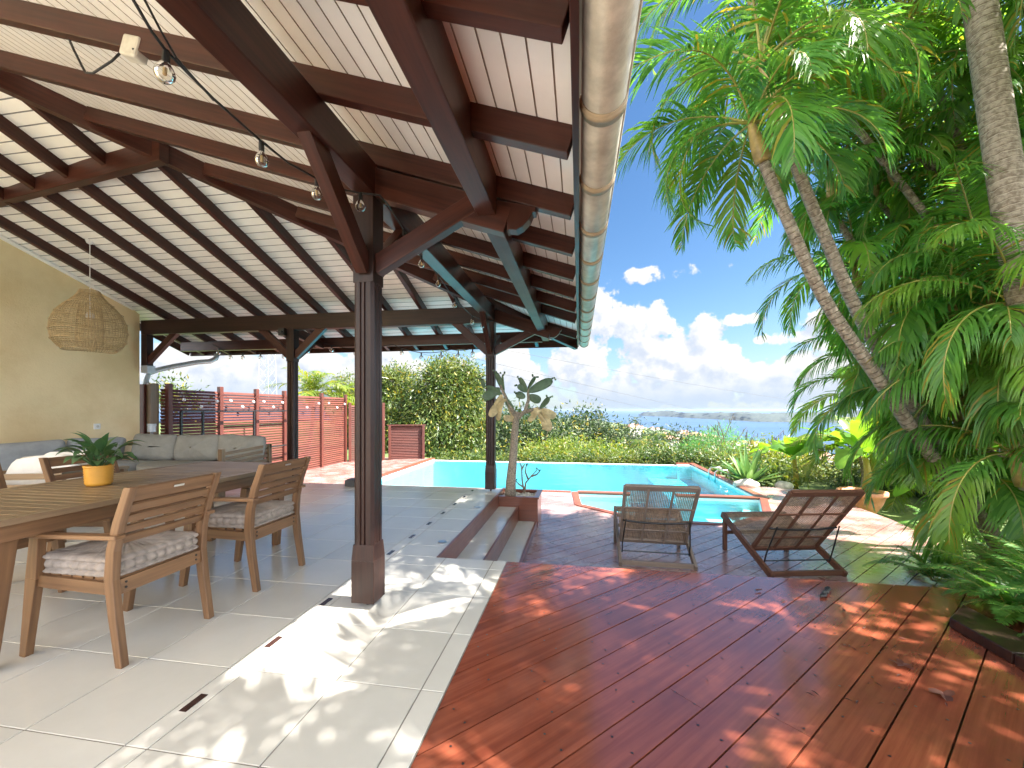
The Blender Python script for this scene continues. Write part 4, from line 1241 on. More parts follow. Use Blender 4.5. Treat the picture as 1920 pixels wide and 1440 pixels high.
sl3 = empty('fence_festoon', (-7.5, 9, 0)); tag(sl3, 'thin cable with small white bulbs looped along the red slatted fence', 'string lights')
pp = []
inv3 = Matrix.Translation((7.5, -9, 0))
ya = [6.6, 7.7, 8.65, 9.6, 11.2, 12.5]
for i in range(len(ya) - 1):
    seg = catenary((-7.52, ya[i], 1.62), (-7.52, ya[i + 1], 1.60), .28, 6); pp += seg if i == 0 else seg[1:]
mb = MB(); mb.tube(pp, .004, 5); o = mb.build('cable', M['fence'], sl3, smooth=True); o.matrix_parent_inverse = inv3
for i in range(1, len(pp), 2):
    mb = MB(); mb.ball(pp[i] + Vector((.03, 0, -.02)), .032, 10, 6); o = mb.build('small_bulb', M['white'], sl3, smooth=True); o.matrix_parent_inverse = inv3
mb = MB(); mb.box(-.05, .05, -.04, .04, -.06, .06); mb.ball((.02, -.05, 0), .025)
o = mb.build('wall_spotlight', M['black'], bevel=.004); o.location = (-4.83, PY - .10, 2.53); tag(o, 'small black spotlight at the top of the slim dark post', 'spotlight')

# =================================================================== LOUNGERS
def make_lounger(mw, name='cane_lounger'):
    c = empty(name); W = .39
    rz = lambda y: .03 + .45 * y
    for s in (-1, 1):
        mb = MB(); mb.beam((s * W, -.03, rz(-.03)), (s * W, .88, rz(.88)), .034, .07); mb.build('side_rail', mw, c, bevel=.004)
        mb = MB(); mb.box(s * W - .02, s * W + .02, .80, .845, 0, rz(.82)); mb.build('front_leg', mw, c, bevel=.004)
        mb = MB(); mb.tube([(s * .33, -.02, .52), (s * .36, .10, .22), (s * .36, .14, .10)], .008, 6); mb.build('prop_rod', M['black'], c)
    mb = MB(); mb.beam((-W, .0, .035), (W, .0, .035), .032, .055); mb.build('rear_crossbar', mw, c, bevel=.004)
    mb = MB(); mb.beam((-W, .82, .22), (W, .82, .22), .03, .04); mb.beam((-W, .87, rz(.87)), (W, .87, rz(.87)), .04, .06); mb.build('front_crossbar', mw, c, bevel=.004)
    mb = MB(); mb.tube([(-.36, .135, .12), (.36, .135, .12)], .007, 6); mb.build('cross_rod', M['black'], c)
    # backrest in its own plane: hinge h, direction along the back b
    h = Vector((0, .34, rz(.34))); b = Vector((0, -.60, .745)).normalized(); L = .95; hw = .362
    P = lambda x, t, o=0: h + Vector((x, 0, 0)) + b * t + Vector((0, -b.z, b.y)) * -o
    nrm = (0, b.z, -b.y)
    for s in (-1, 1):
        mb = MB(); mb.beam(P(s * hw, -.02), P(s * hw, L), .032, .036, up=nrm); mb.build('back_stile', mw, c, bevel=.003)
    for t, w_ in ((0, .05), (L - .015, .065)):
        mb = MB(); mb.beam(P(-hw, t), P(hw, t), .034, w_, up=b); mb.build('back_rail', mw, c, bevel=.003)
    for x in (-.125, .125):
        mb = MB(); mb.beam(P(x, 0, -.012), P(x, L - .02, -.012), .022, .014, up=nrm); mb.build('back_slat', mw, c)
    for t in (.22, .62):
        mb = MB(); mb.beam(P(-hw, t, -.014), P(hw, t, -.014), .014, .016, up=b); mb.build('back_slat', mw, c)
    mb = MB(); mb.tube([P(x, .42 - .035 * (1 - (x / hw) ** 2), -.035) for x in np.linspace(-hw, hw, 12)], .011, 6); mb.build('black_strap', M['black'], c, smooth=True)
    mb = MB(); pw = .0175; sw = .0068
    for k in range(int(2 * hw / pw)):
        x = -hw + pw * (k + .5); mb.beam(P(x, 0, .008), P(x, L - .03, .008), sw, .003, up=nrm)
    for k in range(int(L / pw)):
        t = pw * (k + .5); mb.beam(P(-hw, t, .010), P(hw, t, .010), .003, sw, up=b)
    mb.build('cane_back', M['cane'], c)
    mb = MB()
    y0, y1 = .34, .86
    for k in range(int(2 * hw / .02)):
        x = -hw + .02 * (k + .5); mb.beam((x, y0, rz(y0) + .03), (x, y1, rz(y1) + .03), .0125, .003)
    for k in range(int((y1 - y0) / .02)):
        y = y0 + .02 * (k + .5); mb.beam((-hw, y, rz(y) + .032), (hw, y, rz(y) + .032), .0125, .003)
    mb.build('cane_seat', M['cane'], c)
    return c
l1 = make_lounger(M['lounger']); l1.location = (.845, 4.665, DECK); l1.rotation_euler.z = R(-1)
tag(l1, 'low cane lounger with dark grey frame, squarely facing the pool', 'lounger', 'cane loungers on the pool deck')
l2 = make_lounger(M['lounger_red']); l2.location = (2.32, 4.66, DECK); l2.rotation_euler.z = R(12)
tag(l2, 'low cane lounger with brown back frame, turned towards the shallow bay', 'lounger', 'cane loungers on the pool deck')

# =================================================================== PLANTER AND CACTUS
plr = empty('cactus_planter', (-.89, 6.25, 0)); tag(plr, 'wooden planter box at the end of the sunken steps holding the cactus', 'planter')
mb = MB(); mb.box(-.31, .30, -.275, -.25, -.6, -.055); mb.box(-.31, -.285, -.25, .27, -.6, .0); mb.box(.275, .30, -.25, .27, -.6, -.055); mb.box(-.31, .30, .27, .295, -.6, -.055)
mb.build('box_sides', M['riser'], plr, bevel=.003)
mb = MB(); mb.box(-.33, .32, -.30, -.22, -.054, -.03); mb.box(.24, .32, -.22, .26, -.054, -.031); mb.box(-.33, .32, .26, .32, -.054, -.030); mb.build('rim', M['riser'], plr, bevel=.003)
mb = MB(); rn = random.Random(8)
mb.box(-.28, .27, -.24, .26, -.3, -.085)
for k in range(260): mb.ball((rn.uniform(-.27, .25), rn.uniform(-.23, .25), -.083), (rn.uniform(.008, .022),) * 3, 6, 4)
mb.build('gravel', M['stone'], plr)
ct = empty('prickly_pear', (-.93, 6.20, -.09)); tag(ct, 'tall prickly pear cactus with a speckled trunk and drooping withered pads', 'cactus')
cI = Matrix.Translation((.93, -6.20, .09))
def CP(u, v, d=6.22): return at(u, v, d)
mb = MB(); mb.tube([CP(957, 932), CP(958, 900), CP(962, 860), CP(965, 815), CP(968, 785), CP(971, 772)], [.088, .075, .062, .056, .05, .04], 14)
o = mb.build('trunk', M['cactusbark'], ct, smooth=True); o.matrix_parent_inverse = cI
for br in ([(968, 785), (958, 765), (947, 742), (938, 722)], [(970, 785), (985, 770), (991, 750), (990, 728)], [(985, 772), (1000, 768), (1012, 766)]):
    mb = MB(); mb.tube([CP(*q) for q in br], [.035, .028, .024, .02], 8) if len(br) == 4 else mb.tube([CP(*q) for q in br], [.03, .025, .02], 8)
    o = mb.build('branch', M['cactusbark'], ct, smooth=True); o.matrix_parent_inverse = cI
def pad(u0, v0, u1, v1, w, face=0.3, dry=False, d=6.22, dd=0.0):
    a, b = CP(u0, v0, d), CP(u1, v1, d + dd); ax = (b - a); L = ax.length; ax.normalize()
    sd_ = ax.cross(Vector((math.sin(face) * ca, math.sin(face) * sa, 0)) + Vector((-sa, ca, 0)) * math.cos(face)).normalized(); nn = sd_.cross(ax)
    mb = MB(); b0 = len(mb.v); nu, nv = 16, 10
    for i in range(nv + 1):
        th = math.pi * i / nv
        for k in range(nu):
            q = 2 * math.pi * k / nu
            t = .5 - .5 * math.cos(th); wr = math.sin(th) ** .8 * (.75 + .35 * t)
            x = w / 2 * wr * math.cos(q); y = .014 * wr * math.sin(q) + (.03 * math.sin(t * 5 + u0) if dry else .01 * math.sin(t * 3 + u0)) * 1
            mb.v.append(tuple(a + ax * (L * t) + sd_ * x + nn * y))
    for i in range(nv):
        for k in range(nu):
            k2 = (k + 1) % nu; mb.f.append((i * nu + k, i * nu + k2, (i + 1) * nu + k2, (i + 1) * nu + k)); mb.uv.append([(0, 0)] * 4)
    if not dry and v1 < v0:
        for k in range(4):
            p = b + Vector((random.uniform(-.05, .05) * ca, random.uniform(-.05, .05), random.uniform(-.02, .03))); mb.ball(p, .016, 6, 4)
    o = mb.build('withered_pad' if dry else 'pad', M['pad_dry' if dry else 'pad'], ct, smooth=True); o.matrix_parent_inverse = cI
    if dry: o['label'] = 'withered tan pad'
for q in [(943, 732, 930, 698, .10, .5), (945, 735, 943, 702, .07, 1.1), (938, 728, 906, 748, .16, .2), (990, 735, 974, 708, .10, .6), (988, 735, 971, 722, .10, .2), (991, 730, 1003, 705, .10, 1.0),
          (991, 735, 1036, 712, .16, .2), (985, 745, 968, 738, .12, .1), (990, 742, 1014, 752, .14, .3), (1012, 766, 1030, 745, .11, .8), (942, 740, 913, 726, .12, .8), (908, 728, 904, 710, .07, .2), (946, 744, 962, 768, .10, .6)]: pad(*q)
for q in [(942, 740, 920, 782, .15, .3, True), (945, 745, 931, 788, .14, .7, True), (948, 748, 966, 785, .10, .3, True), (968, 788, 944, 782, .11, .2, True), (1014, 766, 996, 778, .13, .4, True), (1014, 768, 1042, 782, .15, .3, True),
          (1012, 768, 1032, 808, .16, .2, True), (1010, 770, 1020, 806, .10, .9, True), (1010, 765, 990, 790, .12, .8, True)]: pad(*q)
ds = empty('desert_rose', (-.72, 6.3, -.09)); tag(ds, 'small leafless twiggy shrub beside the cactus trunk', 'shrub')
mb = MB(); dI = Matrix.Translation((.72, -6.3, .09))
for tw in ([(983, 925), (986, 905), (996, 893), (1008, 880)], [(983, 925), (979, 900), (978, 875), (972, 862)], [(984, 915), (973, 908), (967, 902)], [(990, 898), (985, 885), (987, 872)], [(996, 893), (1006, 890), (1012, 884)], [(978, 880), (984, 870)]):
    P = [CP(u, v, 6.25) for u, v in tw]; mb.tube(P, list(np.linspace(.016, .006, len(P))), 6)
o = mb.build('branches', M['bark'], ds); o.matrix_parent_inverse = dI
mb = MB(); rn = random.Random(3)
for (u, v) in ((1008, 880), (972, 862), (967, 902), (987, 872), (1012, 884)):
    for k in range(6):
        p = CP(u, v, 6.25); d = Vector((rn.uniform(-1, 1), rn.uniform(-1, 1), rn.uniform(-.2, 1))).normalized() * .05; s_ = d.cross(Vector((0, 0, 1))).normalized() * .012
        mb.add([p, p + d * .5 + s_, p + d, p + d * .5 - s_], [(0, 1, 2, 3)])
o = mb.build('leaves', M['leaf_dark'], ds); o.matrix_parent_inverse = dI

# =================================================================== PLANTS
def unit(a): return a / np.maximum(np.linalg.norm(a, axis=-1, keepdims=True), 1e-9)


def frond(base, azim, e0, L, bend, pairs=46, ll=.46, lw=.030, droop=.32, vee=.35, petiole=.16, seed=0, seg=3, twist=0.0, fwd=55, ragged=.08):
    """pinnate palm frond: returns rachis points and leaflet quads"""
    rn = np.random.RandomState(seed)
    n = pairs + 1
    s = np.linspace(0, 1, n)
    el_ = e0 - bend * (s ** 1.3)
    az_ = azim + twist * s
    tan = np.stack([np.cos(el_) * np.cos(az_), np.cos(el_) * np.sin(az_), np.sin(el_)], 1)
    pts = np.vstack([[0, 0, 0], np.cumsum(tan[:-1] * (L / pairs), 0)]) + np.asarray(base)
    side = np.stack([-np.sin(az_), np.cos(az_), np.zeros(n)], 1)
    up = np.cross(tan, side); up = np.where(up[:, 2:3] < 0, -up, up)
    V, F_ = [], []
    idx = np.arange(n)[s > petiole]
    q = (s[idx] - petiole) / (1 - petiole)
    lens = ll * (0.45 + 0.55 * np.sin(np.pi * np.clip(q * .86 + .10, 0, 1)) ** .7) * (1 - .50 * q ** 4)
    for sg in (-1, 1):
        fa = np.radians(fwd - 22 * q) * 0 + np.radians(fwd) * (1 - .35 * q) + rn.normal(0, ragged, len(idx))
        lz = lens * rn.uniform(.85, 1.08, len(idx))
        d0 = tan[idx] * np.cos(fa)[:, None] + (side[idx] * sg * math.cos(vee) + up[idx] * math.sin(vee)) * np.sin(fa)[:, None]
        d0 = d0 + rn.normal(0, .06, d0.shape)
        d = unit(d0); p = pts[idx].copy()
        wvec = unit(np.cross(d, np.cross(tan[idx], d) + 1e-6))
        wvec = unit(tan[idx] - d * np.sum(tan[idx] * d, 1, keepdims=True))
        ws = np.interp(np.linspace(0, 1, seg + 1), [0, .25, .65, 1], [.55, 1, .8, .06])
        dr = droop * rn.uniform(.6, 1.4, len(idx))
        rows = []
        for k in range(seg + 1):
            hw_ = lw / 2 * ws[k] * (lz / ll)[:, None] ** .5
            rows.append(p - wvec * hw_); rows.append(p + wvec * hw_)
            d = unit(d + np.stack([np.zeros_like(dr), np.zeros_like(dr), -dr * 3 / seg * (0.6 + k * .5)], 1))
            p = p + d * (lz / seg)[:, None]
        A = np.stack(rows, 1)            # leaf, 2*(seg+1), 3
        b = sum(len(x) for x in V)
        m_ = A.shape[0]; st_ = 2 * (seg + 1)
        V.append(A.reshape(-1, 3))
        base_i = b + np.arange(m_) * st_
        for k in range(seg):
            F_.append(np.stack([base_i + 2 * k, base_i + 2 * k + 1, base_i + 2 * k + 3, base_i + 2 * k + 2], 1))
    return pts, np.vstack(V), np.vstack(F_)


def crown_of(parent_name, parent, c, axis, n, L, rs, mleaf, ll=.46, lw=.03, az0=None, spread=math.pi, e_hi=1.25, e_lo=.1, bend=(1.2, 2.1), pairs=46, droop=.32, inv=None, petiole=.16):
    """fronds round a growing point; returns the crown mesh"""
    mb, mr = MB(), MB(); rn = random.Random(rs)
    for k in range(n):
        a = (az0 if az0 is not None else 0) + (rn.uniform(-spread, spread) if az0 is not None else 2 * math.pi * (k * .618) + rn.uniform(-.3, .3))
        q = k / max(1, n - 1)
        e = e_hi + (e_lo - e_hi) * q + rn.uniform(-.15, .15)
        l = L * rn.uniform(.82, 1.08)
        pts, V, F_ = frond(c, a, e, l, rn.uniform(*bend), pairs=pairs, ll=ll * rn.uniform(.85, 1.1), lw=lw, droop=droop * rn.uniform(.7, 1.4), vee=rn.uniform(.1, .5), seed=rs * 100 + k, twist=rn.uniform(-.35, .35), petiole=petiole)
        mb.np_add(V, F_)
        mr.tube([Vector(p) for p in pts[::4]], list(np.linspace(.015 * L / 2, .003, len(pts[::4]))), 6)
    o = mb.build('fronds', mleaf, parent)
    o2 = mr.build('leaf_stalks', M['stem'], parent, smooth=True)
    if inv is not None: o.matrix_parent_inverse = inv; o2.matrix_parent_inverse = inv
    return o


def smooth_path(P, n=5):
    P = [Vector(p) for p in P]; out = []
    for i in range(len(P) - 1):
        p0, p1, p2, p3 = P[max(i - 1, 0)], P[i], P[i + 1], P[min(i + 2, len(P) - 1)]
        for k in range(n):
            t = k / n
            out.append(0.5 * ((2 * p1) + (p2 - p0) * t + (2 * p0 - 5 * p1 + 4 * p2 - p3) * t * t + (3 * p1 - p0 - 3 * p2 + p3) * t ** 3))
    return out + [P[-1]]


def palm(label, trunk, r0, r1, shaft, n, L, rs, group='areca palms beside the deck', rs_shaft=None, name='areca_palm', **kw):
    b = Vector(trunk[0])
    p = empty(name, b); tag(p, label, 'palm', group)
    inv = Matrix.Translation(-b)
    T = smooth_path(trunk, 5)
    mb = MB(); mb.tube(T, list(np.linspace(r0, r1, len(T))), 12)
    o = mb.build('trunk', M['palmtrunk'], p, smooth=True); o.matrix_parent_inverse = inv
    S = smooth_path([trunk[-1]] + shaft, 4); m_ = len(S)
    mb = MB(); prf = np.interp(np.linspace(0, 1, m_), [0, .12, .5, 1], [1.25, 1.55, 1.3, .62]) * r1
    mb.tube(S, list(prf), 12); o = mb.build('crownshaft', M['palmtrunk_cs'], p, smooth=True); o.matrix_parent_inverse = inv
    c = S[-1]; ax = (S[-1] - S[-2]).normalized()
    crown_of('crown', p, tuple(c), ax, n, L, rs, M['leaf_areca'], inv=inv, **kw)
    return p

palm('front areca palm leaning over the deck, its pale crownshaft nearest the gutter',
     [at(1900, 1075, 4.1), at(1825, 950, 4.0), at(1735, 840, 3.9), at(1640, 700, 3.8), at(1545, 560, 3.75), at(1480, 420, 3.7), at(1432, 305, 3.7)], 0.064, .046,
     [at(1420, 270, 3.7), at(1408, 232, 3.7)], 12, 1.5, 11, e_hi=.85, e_lo=-.2, bend=(1.5, 2.4), ll=.46, lw=.027, pairs=54)
palm('tall areca palm with an orange crownshaft leaning beside the front one',
     [at(1880, 1030, 4.2), at(1800, 900, 4.1), at(1690, 730, 4.0), at(1610, 590, 3.9), at(1545, 440, 3.85), at(1500, 330, 3.8), at(1466, 232, 3.8)], .062, .045,
     [at(1448, 180, 3.8), at(1427, 118, 3.8)], 13, 1.75, 12, e_hi=1.4, e_lo=-.2, bend=(1.5, 2.5), ll=.52, lw=.029, pairs=56)
palm('areca palm with a short orange crownshaft deep inside the clump',
     [at(1960, 1050, 4.8), at(1900, 760, 4.8), at(1830, 600, 4.8), at(1765, 490, 4.8), at(1722, 420, 4.8)], .065, .047,
     [at(1695, 372, 4.8), at(1668, 325, 4.8)], 13, 1.8, 13, e_hi=1.3, e_lo=.0)
palm('thick ringed palm trunk at the right edge rising out of the picture',
     [at(2010, 1120, 2.9), at(1962, 760, 3.1), at(1925, 560, 3.2), at(1885, 330, 3.3), at(1830, -40, 3.5), at(1800, -260, 3.6)], .115, .098,
     [at(1785, -330, 3.6), at(1770, -430, 3.6)], 15, 2.6, 14, e_hi=1.2, e_lo=-.4, bend=(1.3, 2.0), ll=.62, lw=.042, name='ringed_palm')
palm('slim areca palm half hidden in the middle of the clump',
     [at(1990, 1060, 5.0), at(1760, 700, 5.0), at(1640, 520, 5.0), at(1562, 400, 5.0)], .05, .036,
     [at(1558, 360, 5.0), at(1556, 318, 5.0)], 12, 1.6, 15, e_hi=1.3, e_lo=.1)
# further stems of the clump: (crown pixel, distance, fronds, length)
CL = [((1790, 640), 4.6, 14, 1.55), ((1850, 540), 3.9, 14, 1.6), ((1720, 540), 5.1, 13, 1.6), ((1885, 700), 3.6, 14, 1.45), ((1790, 760), 4.4, 13, 1.3),
      ((1880, 380), 4.3, 14, 1.7), ((1780, 240), 4.7, 13, 1.8), ((1650, 150), 4.8, 13, 1.8), ((1560, 60), 5.1, 13, 1.9), ((1700, 20), 4.5, 14, 1.9), ((1850, 110), 4.5, 14, 1.9), ((1950, 640), 3.9, 14, 1.7),
      ((1640, 340), 5.2, 12, 1.6), ((1950, 240), 4.0, 14, 1.8), ((1400, -40), 4.6, 12, 1.7), ((1740, 420), 5.1, 13, 1.6), ((1820, 900), 4.2, 12, 1.2), ((1680, 660), 5.3, 12, 1.4), ((1900, 850), 3.5, 12, 1.2), ((1905, 570), 3.3, 12, 1.3), ((1890, 680), 3.5, 12, 1.0), ((1780, 560), 4.0, 12, 1.25), ((1600, 500), 5.2, 12, 1.55), ((1650, 740), 5.4, 11, 1.4)]
for i, ((u, v), d, n, L) in enumerate(CL):
    c = at(u, v, d); b = Vector((4.6 + .09 * i, 4.75 + .7 * math.sin(i * 2.3), -.7)); b.x = max(b.x, c.x + .15)
    palm('slender areca stem in the dense clump right of the deck, crown among the other fronds', [b, b.lerp(c, .5) + Vector((.25, 0, .0)), c - Vector((-.06, 0, .28))], .045, .032,
         [c], n, L, 30 + i, group='slender areca stems of the clump', name='slender_palm', e_hi=1.3, e_lo=-.25, bend=(1.4, 2.5), ll=.46 if d > 3.75 else .42, lw=.028 if d > 3.75 else .019, pairs=52 if d > 3.75 else 66, droop=.42 if d > 3.75 else .62)

# ferns along the right edge of the decks
def fern(c, n, L, seed, label, m='leaf_fern'):
    p = empty('fern', c); tag(p, label, 'fern', 'ferns in the bed right of the decks')
    mb, mr = MB(), MB(); rn = random.Random(seed)
    for k in range(n):
        a = 2 * math.pi * k * .618 + rn.uniform(-.3, .3); e = rn.uniform(.35, 1.25)
        pts, V, F_ = frond((rn.uniform(-.04, .04), rn.uniform(-.04, .04), 0), a, e, L * rn.uniform(.7, 1.15), rn.uniform(.8, 2.1), pairs=34, ll=.095, lw=.019, droop=.10, vee=.1, petiole=.10, seed=seed * 50 + k, seg=2, fwd=78, ragged=.05)
        mb.np_add(V, F_); mr.tube([Vector(q) for q in pts[::5]], list(np.linspace(.004, .0015, len(pts[::5]))), 4)
    mb.build('fronds', M[m], p); mr.build('leaf_stalks', M['stem'], p)
    return p
FE = [((2.85, 2.75, .02), 22, .70), ((2.60, 2.25, .06), 24, .62), ((3.1, 3.25, -.05), 24, .80), ((3.55, 3.75, -.2), 24, .85), ((4.0, 4.4, -.4), 22, .85), ((3.3, 2.55, .12), 22, .85), ((2.75, 1.75, .05), 20, .7),
      ((4.5, 5.2, -.5), 22, .9), ((3.9, 3.2, .05), 22, .95), ((4.7, 4.3, -.2), 22, 1.0), ((5.1, 6.0, -.55), 20, .9), ((3.5, 4.7, -.45), 14, .55), ((5.25, 6.9, -.6), 18, .8), ((2.62, 2.95, 0.0), 16, .45)]
for i, (c, n, L) in enumerate(FE):
    fern(c, n, L, 70 + i, 'green sword fern with arching fronds in the bed right of the decks')

# raised bed with its timber kerb
bed = MB(); bed.prism([(2.34, -3.2), (9, -3.2), (9, 3.0), (2.75, 3.0), (2.34, 2.62)], -.7, .015); bed.prism([(3.12, 3.02), (9, 3.02), (9, 6.0), (4.9, 6.0), (4.2, 4.4)], -.7, -.42)
tag(bed.build('planting_bed', M['soil']), 'dark soil of the raised planting bed', 'bed', kind='structure')
kb = empty('timber_kerb', (2.2, 2.0, 0)); tag(kb, 'dark timber kerb along the fern bed at the right corner of the upper deck', 'kerb')
kI = Matrix.Translation((-2.2, -2.0, 0))
for k, (y0, y1) in enumerate(((-3.2, -.2), (-.19, 2.38), (2.39, 2.735))):
    mb = MB(); mb.prism([(2.105, y0), (2.33, y0), (2.33, y1 + (.2 if k == 2 else 0)), (2.105, y1)], -.003, .055)
    o = mb.build('kerb_board', M['post'], kb, bevel=.006); o.matrix_parent_inverse = kI

# fallen leaves and a seed cluster on the upper deck
def dead_leaf(x, y, s, rz, label, lobes=0):
    s *= .62
    mb = MB(); rn = random.Random(int(x * 100))
    V = []; n = 16
    for k in range(n):
        a = 2 * math.pi * k / n; r = s * (1 + (.5 * math.cos(lobes * a) if lobes else 0)) * (1 if lobes else 1)
        px_, py_ = r * math.cos(a), r * math.sin(a) * (.8 if lobes else .28)
        V.append((px_, py_, .005 + .010 * abs(math.sin(a * 2 + x)) * s / .05))
    V.append((0, 0, .004)); mb.add(V, [(k, (k + 1) % n, n) for k in range(n)])
    o = mb.build('fallen_leaf', M['leaf_dead']); o.location = (x, y, .0); o.rotation_euler.z = rz
    return tag(o, label, 'leaf', 'dry leaves on the upper deck')
G2 = lambda u, v: at(u, v, 770 * CAM_H / (v - 768))
for (u, v, s, rz, lab, lb) in ((1422, 1108, .05, .5, 'dark curled leaf on the upper deck behind the turned lounger', 0), (1582, 1146, .045, 1.2, 'dark curled leaf lying beside the seed cluster on the upper deck', 0),
                               (1692, 1248, .06, 2.6, 'ragged red-brown leaf near the right kerb of the upper deck', 5), (1770, 1305, .065, .4, 'large ragged red leaf on the rightmost deck board', 3), (1636, 1198, .03, 2.2, 'small curled twig-like leaf in the middle of the deck boards', 0)):
    p = G2(u, v); dead_leaf(p.x, p.y, s, rz, lab, lb)
rn = random.Random(77); lit = MB()
for k in range(55):
    u, v = rn.gauss(1640, 120), rn.uniform(1112, 1330)
    p = G2(u, v)
    if not (-.5 < p.x < 2.05 and p.y < 3.25): continue
    a = rn.uniform(0, 6.28); l = rn.uniform(.006, .022); d = Vector((math.cos(a) * l, math.sin(a) * l, 0)); s_ = Vector((-d.y, d.x, 0)) * .22
    lit.add([p - d, p - s_ + Vector((0, 0, .004)), p + d, p + s_ + Vector((0, 0, .003))], [(0, 1, 2, 3)])
tag(lit.build('leaf_litter', M['leaf_dead']), 'tiny leaf scraps scattered over the right part of the upper deck', 'litter', kind='stuff')
mb = MB(); p = G2(1548, 1112)
for k in range(46):
    t = rn.uniform(-1, 1); mb.ball((t * .075 * .8 + rn.uniform(-.012, .012), t * .075 + rn.uniform(-.015, .015), .009), (.009,) * 3, 6, 4)
o = mb.build('seed_cluster', M['black']); o.location = (p.x, p.y, 0); tag(o, 'elongated cluster of dark seeds lying on the upper deck', 'seeds')

# ---------------------------------------------------------------- leafy trees
def leaves_in(ells, n, size, seed, asp=.36, hollow=.55, flat=.3, drop=0.25):
    """many leaf-shaped faces through the volume of several ellipsoids, thicker towards their surface"""
    rn = np.random.RandomState(seed)
    wts = np.array([e[3] * e[4] * e[5] for e in ells]) ** .67; wts /= wts.sum()
    ch_ = rn.choice(len(ells), n, p=wts)
    E_ = np.array(ells)[ch_]
    d = unit(rn.normal(size=(n, 3)))
    r = hollow + (1.04 - hollow) * rn.uniform(size=(n, 1)) ** .6
    # clumps: pull leaves to a set of tuft directions
    p = E_[:, :3] + d * r * E_[:, 3:6]
    tuft = rn.uniform(-1, 1, (n // 14 + 1, 3)); ti = rn.randint(0, len(tuft), n)
    tc_ = p[rn.randint(0, n, n // 14 + 1)][ti]
    p = np.where(rn.uniform(size=(n, 1)) < .75, tc_ + rn.normal(size=(n, 3)) * size * 1.3, p)
    out = unit(p - E_[:, :3]) * .8 + rn.normal(size=(n, 3)) * .8
    out[:, 2] -= drop
    ax = unit(out)
    sv = unit(np.cross(ax, rn.normal(size=(n, 3)) * flat + np.array([0, 0, 1.0])))
    nn = np.cross(ax, sv)
    L = (size * rn.uniform(.6, 1.25, n))[:, None]; w = L * asp / 2
    bend_ = nn * L * .12
    V = np.stack([p, p + ax * L * .45 - sv * w + bend_, p + ax * L, p + ax * L * .45 + sv * w + bend_], 1).reshape(-1, 3)
    i = np.arange(n) * 4
    return V, np.stack([i, i + 1, i + 2, i + 3], 1)


def tree(name, label, base, ells, n, size, seed, mleaf, trunk_r=.2, cat='tree', group=None, asp=.36, **kw):
    b = Vector(base)
    t = empty(name, b); tag(t, label, cat, group)
    rel = [(e[0] - b.x, e[1] - b.y, e[2] - b.z, e[3], e[4], e[5]) for e in ells]
    V, F_ = leaves_in(rel, n, size, seed, asp, **kw)
    mb = MB(); mb.np_add(V, F_); mb.build('crown', M[mleaf], t)
    mb = MB(); top = Vector(rel[0][:3])
    mb.tube([(0, 0, -.2), top * .4 + Vector((.1, 0, 0)), top * .75], [trunk_r, trunk_r * .75, trunk_r * .5], 8)
    for e in rel: mb.tube([top * .45, Vector(e[:3]) * .8, Vector(e[:3]) + Vector((0, 0, e[5] * .5))], [trunk_r * .5, trunk_r * .3, trunk_r * .08], 6)
    mb.build('trunk', M['bark'], t, smooth=True)
    return t


def ell(u, v, d, ru, rv, rd=None):
    """ellipsoid seen at pixel (u,v) at distance d with pixel radii"""
    c = at(u, v, d); return (c.x, c.y, c.z, ru * d / 770, (rd or ru) * d / 770, rv * d / 770)

def ground_at(u, d):
    c = at(u, 768, d); return (c.x, c.y, gz(c.x, c.y))
tree('mango_tree', 'tall round mango tree straight behind the pool', ground_at(850, 24), [ell(843, 750, 24, 64, 76), ell(868, 785, 23, 50, 52), ell(808, 785, 23.5, 46, 52), ell(840, 820, 22.5, 66, 44), ell(832, 704, 24.2, 34, 26), ell(868, 722, 23.8, 34, 34)], 30000, .25, 1, 'leaf_mango', .35, asp=.34, drop=.6, hollow=.60)
tree('mango_tree', 'mango tree with pale young leaves between the thick post and the round one', ground_at(750, 25), [ell(745, 742, 26, 46, 50), ell(752, 790, 25, 58, 50), ell(765, 825, 24, 55, 40), ell(735, 715, 26, 28, 24)], 20000, .25, 2, 'leaf_mango', .3, asp=.34, drop=.6, hollow=.60)
tree('mango_tree', 'bushy tree above the red fence left of the thick post', ground_at(650, 27), [ell(655, 735, 27, 34, 34), ell(690, 760, 26, 46, 45), ell(660, 775, 26, 36, 40)], 10000, .21, 3, 'leaf_mango', .28, asp=.3, drop=.5)
tree('garden_tree', 'small tree tips showing above the fence at its left end', ground_at(320, 16), [ell(308, 728, 16, 16, 12), ell(335, 745, 16, 28, 20)], 800, .2, 4, 'leaf_mango', .1)
tree('dark_tree', 'dark rounded tree on the slope right of the corner post', ground_at(1110, 48), [ell(1105, 797, 48, 38, 24), ell(1060, 808, 46, 45, 30), ell(1150, 820, 47, 50, 22)], 5000, .5, 5, 'leaf_dark', .3)
tree('dark_tree', 'broad dark tree on the slope behind the cactus', ground_at(985, 38), [ell(975, 800, 38, 52, 40), ell(1030, 815, 36, 50, 32), ell(940, 815, 36, 45, 36)], 5200, .42, 6, 'leaf_dark', .3)
tree('dark_tree', 'dark tree standing below the town in the middle of the view', ground_at(1270, 60), [ell(1262, 826, 60, 46, 18), ell(1320, 832, 58, 40, 16), ell(1215, 830, 56, 40, 20)], 4000, .55, 7, 'leaf_dark', .3)
tree('garden_tree', 'yellow-green bushy tree rising behind the hedge below the dark trees', ground_at(1105, 24), [ell(1085, 843, 24, 60, 16), ell(1020, 845, 23, 50, 16), ell(1150, 850, 23, 44, 14)], 3600, .24, 8, 'leaf_yellow', .12)
